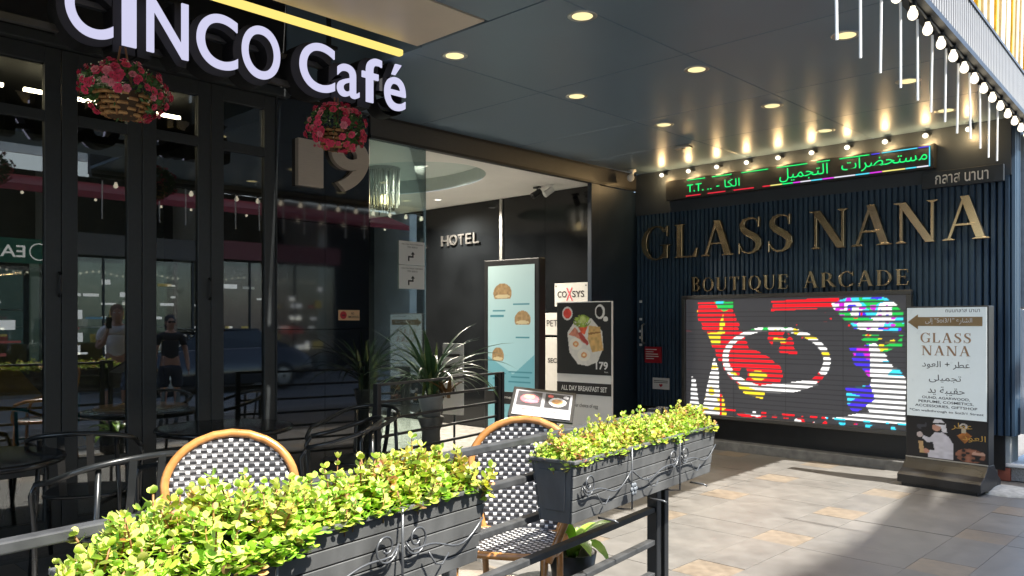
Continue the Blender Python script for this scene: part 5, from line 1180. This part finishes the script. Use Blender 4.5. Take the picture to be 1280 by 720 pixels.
MB().hexa([(-16, -1.0, 4.35), (0, -1.0, 4.35), (0, .0, 4.6), (-16, .0, 4.6)], [(-16, -1.0, 4.5), (0, -1.0, 4.5), (0, 0, 4.85), (-16, 0, 4.85)]).build('cloth', mat('red_awning_cloth', (.3, .03, .04), .7), aw)
MB().box(-16, 0, -.3, -.2, 4.95, 5.28).build('light_board', emis('lit_board', (.75, .85, .9), .4), aw)  # self-glowing strip that makes the white band mirrored in the glass
for i in range(20): MB().ball((-15+.75*i, -1.05, 4.3), .035, 8, 6).build('awning_lamp', M_bulb, aw)
# overhead cables whose shadows cross the forecourt
cbn = MB().tube([(4.3, -12, 7.6), (3.6, 2, 7.4), (3.25, 4.8, 7.3), (2.9, 7.3, 7.35), (2.3, 12, 7.6), (0.9, 24, 8.2)], .085, 8).build('power_cables', M_black, None, smooth=True)
tag(cbn, 'thick bundle of power cables strung above the street', 'cable')
cw = MB().tube([(.2, 5.98, 4.2), (3, 6.0, 4.9), (XO, 6.1, 6.2)], .012, 6).build('service_wire', M_black); tag(cw, 'thin service wire crossing the street overhead', 'cable')
# poles that hold the cables
for i, (x, y) in enumerate(((4.3, -12), (.9, 24))):
    po = thing('utility_pole', ['concrete utility pole behind the viewer', 'concrete utility pole far along the street'][i], 'pole', (x, y, -.12)); MB().tube([(0, 0, 0), (0, 0, 9.5)], [.16, .11], 10).build('shaft', kerb_m, po, smooth=True); MB().box(-.6, .6, -.05, .05, 8.0, 8.12).build('crossarm', kerb_m, po)

# parked car
def car(label, loc, rz):
    t = thing('parked_car', label, 'car', loc, rz); M_car = mat('black_car_paint', (.012, .012, .014), .15, var=0, coat=1)
    prof = [(-2.2, .35, .62, .62, .78), (-2.1, .25, .85, .66, .84), (-1.3, .2, .95, .7, .88), (-.6, .2, 1.0, .72, .9), (.9, .2, 1.02, .72, .9), (1.8, .22, 1.0, .7, .86), (2.2, .35, .8, .64, .78)]
    vs = []; 
    for x, zl, zh, wt, wb_ in prof: vs += [(x, -wb_, zl), (x, -wb_-.02, (zl+zh)/2), (x, -wt, zh), (x, wt, zh), (x, wb_+.02, (zl+zh)/2), (x, wb_, zl)]
    n = len(prof); fs = [(i*6+j, i*6+(j+1) % 6, i*6+6+(j+1) % 6, i*6+6+j) for i in range(n-1) for j in range(6)]+[tuple(range(5, -1, -1)), tuple((n-1)*6+j for j in range(6))]
    MB().add(vs, fs).build('body', M_car, t, smooth=True, bevel=.04)
    cab = [(-1.15, .95, .7), (-.5, 1.38, .56), (.9, 1.42, .56), (1.75, .98, .66)]
    vs = []
    for x, z, w in cab: vs += [(x, -w, z), (x, w, z)]
    vs += [(-1.15, -.72, .9), (-1.15, .72, .9), (1.75, -.72, .9), (1.75, .72, .9)]
    MB().add(vs, [(0, 1, 3, 2), (2, 3, 5, 4), (4, 5, 7, 6), (0, 2, 4, 6), (7, 5, 3, 1), (0, 6, 10, 8), (1, 9, 11, 7), (8, 9, 1, 0), (6, 7, 11, 10)]).build('cabin_glass', mat('car_glass', (.02, .025, .03), .05, var=0), t, bevel=.03)
    MB().box(-.55, .95, -.55, .55, 1.4, 1.45).build('roof', M_car, t, bevel=.04)
    for x in (-1.35, 1.35):
        for s_ in (-1, 1):
            w_ = MB().lathe([(.2, -.1), (.31, -.1), (.33, -.06), (.33, .06), (.31, .1), (.2, .1)], 20).build('wheel', mat('tyre_rubber', (.02, .02, .02), .85), t, smooth=True); w_.location = (x, .82*s_, .33); w_.rotation_euler = (R(90), 0, 0)
            MB().lathe([(.2, -.09), (.05, -.1), (.05, .1), (.2, .09)], 12).build('rim', M_steel, w_)
    for s_ in (-1, 1): MB().box(-2.18, -2.05, .55*s_-.15, .55*s_+.15, .62, .74).build('headlight', M_white, t, bevel=.03)
car('black car parked across the street', (6.1, 8.6, -.12), R(90))
# pedestrians
def skin(name, joints, edges, m, parent):
    me = bpy.data.meshes.new(name); me.from_pydata([j[0] for j in joints], edges, []); me.materials.append(m)
    o = link(name, me, parent); sk = o.modifiers.new('skin', 'SKIN'); sk.use_smooth_shade = True
    for v, j in zip(me.skin_vertices[0].data, joints): r_ = j[1]; v.radius = r_ if isinstance(r_, tuple) else (r_, r_)
    me.skin_vertices[0].data[0].use_root = True
    s = o.modifiers.new('sub', 'SUBSURF'); s.levels = 1; s.render_levels = 2; return o
def person(label, loc, rz, shirt, lower, hairc, sun_glasses=False, phone=False):
    t = thing('person', label, 'person', loc, rz); sk_m = mat('skin', (.48, .27, .19), .5, var=.05)
    J = [((0, 0, .93), (.13, .1)), ((0, 0, 1.12), (.12, .09)), ((0, 0, 1.3), (.14, .095)), ((0, 0, 1.39), (.09, .07)), ((0, -.005, 1.46), (.05, .05)), ((0, -.02, 1.53), (.068, .08)), ((0, -.02, 1.61), (.075, .09)), ((0, -.005, 1.68), (.045, .055)),
         ((.17, 0, 1.36), .052), ((.23, -.02, 1.12), .042), ((.16, -.2, 1.2) if phone else (.25, -.06, .88), .033), ((.1, -.22, 1.4) if phone else (.25, -.1, .8), (.03, .018)),
         ((-.17, 0, 1.36), .052), ((-.24, .0, 1.12), .042), ((-.26, -.06, .88), .033), ((-.26, -.1, .8), (.03, .018)),
         ((.095, 0, .84), .085), ((.1, -.02, .47), .055), ((.1, .02, .09), .04), ((.1, -.12, .03), (.035, .025)), ((-.095, 0, .84), .085), ((-.1, -.01, .47), .055), ((-.11, .03, .09), .04), ((-.11, -.11, .03), (.035, .025))]
    E_ = [(0, 1), (1, 2), (2, 3), (3, 4), (4, 5), (5, 6), (6, 7), (3, 8), (8, 9), (9, 10), (10, 11), (3, 12), (12, 13), (13, 14), (14, 15), (0, 16), (16, 17), (17, 18), (18, 19), (0, 20), (20, 21), (21, 22), (22, 23)]
    body = skin('body', J, E_, sk_m, t)
    for s_, hb in ((1, J[11][0]), (-1, J[15][0])):     # fingers
        for k in range(5):
            b0 = Vector(hb); d = Vector((.012*(k-2), -.01, .02)) if (phone and s_ > 0) else Vector((.004*(k-2), -.012*(k-2), -.02)); e = b0+d.normalized()*(.075 if k else .05)
            skin('finger', [(tuple(b0), .009), (tuple((b0+e)/2+Vector((0, -.006, 0))), .008), (tuple(e), .006)], [(0, 1), (1, 2)], sk_m, t)
    skin('shirt', [((0, 0, .95), (.15, .115)), ((0, 0, 1.12), (.14, .105)), ((0, 0, 1.3), (.158, .11)), ((0, 0, 1.39), (.1, .08)), ((.175, 0, 1.355), .066), ((.215, -.01, 1.2), .06), ((-.175, 0, 1.355), .066), ((-.22, 0, 1.2), .06)], [(0, 1), (1, 2), (2, 3), (3, 4), (4, 5), (3, 6), (6, 7)], shirt, t)
    skin('shorts', [((0, 0, .95), (.145, .11)), ((0, 0, .88), (.15, .115)), ((.1, 0, .8), .1), ((.11, -.01, .52), .095), ((-.1, 0, .8), .1), ((-.11, -.01, .52), .095)], [(0, 1), (1, 2), (2, 3), (1, 4), (4, 5)], lower, t)
    h_ = MB(); h_.ball((0, .012, 1.62), (.085, .095, .095), 14, 9); h_.ball((0, .06, 1.53), (.075, .045, .1), 12, 8); h_.build('hair', hairc, t, smooth=True)
    MB().ball((0, -.108, 1.56), (.012, .016, .02), 8, 6).build('nose', sk_m, t, smooth=True); MB().box(-.022, .022, -.106, -.098, 1.515, 1.522).build('mouth', mat('lips', (.4, .12, .1), .5), t)
    for s_ in (-1, 1):
        MB().ball((.03*s_, -.1, 1.59), (.012, .008, .008), 8, 6).build('eye', M_white, t, smooth=True); MB().ball((.077*s_, -.015, 1.575), (.012, .02, .03), 8, 6).build('ear', sk_m, t, smooth=True)
        if sun_glasses: MB().ball((.032*s_, -.107, 1.59), (.028, .01, .02), 10, 6).build('sunglass_lens', M_black, t, smooth=True)
    return t
fmat = mat('blue_pattern_cloth', (.12, .17, .28), .8, var=.9, scale=22)
person('person in a white shirt and blue patterned shorts out on the street', (-.5, 4.14, 0), R(-70), mat('white_cotton', (.75, .72, .7), .8, var=.05), fmat, mat('light_brown_hair', (.2, .11, .05), .6), phone=True)
pb = thing('phone', 'small dark phone held up by the person in white', 'phone', (-.5, 4.14, 0), R(-70)); MB().box(.06, .13, -.275, -.265, 1.38, 1.53).build('case', M_black, pb, bevel=.004)
person('person in black with sunglasses standing out on the street', (1.0, 5.5, -.12), R(-80), mat('black_cotton', (.02, .02, .022), .8), mat('dark_denim', (.03, .035, .05), .8), mat('black_hair', (.015, .012, .01), .5), sun_glasses=True)
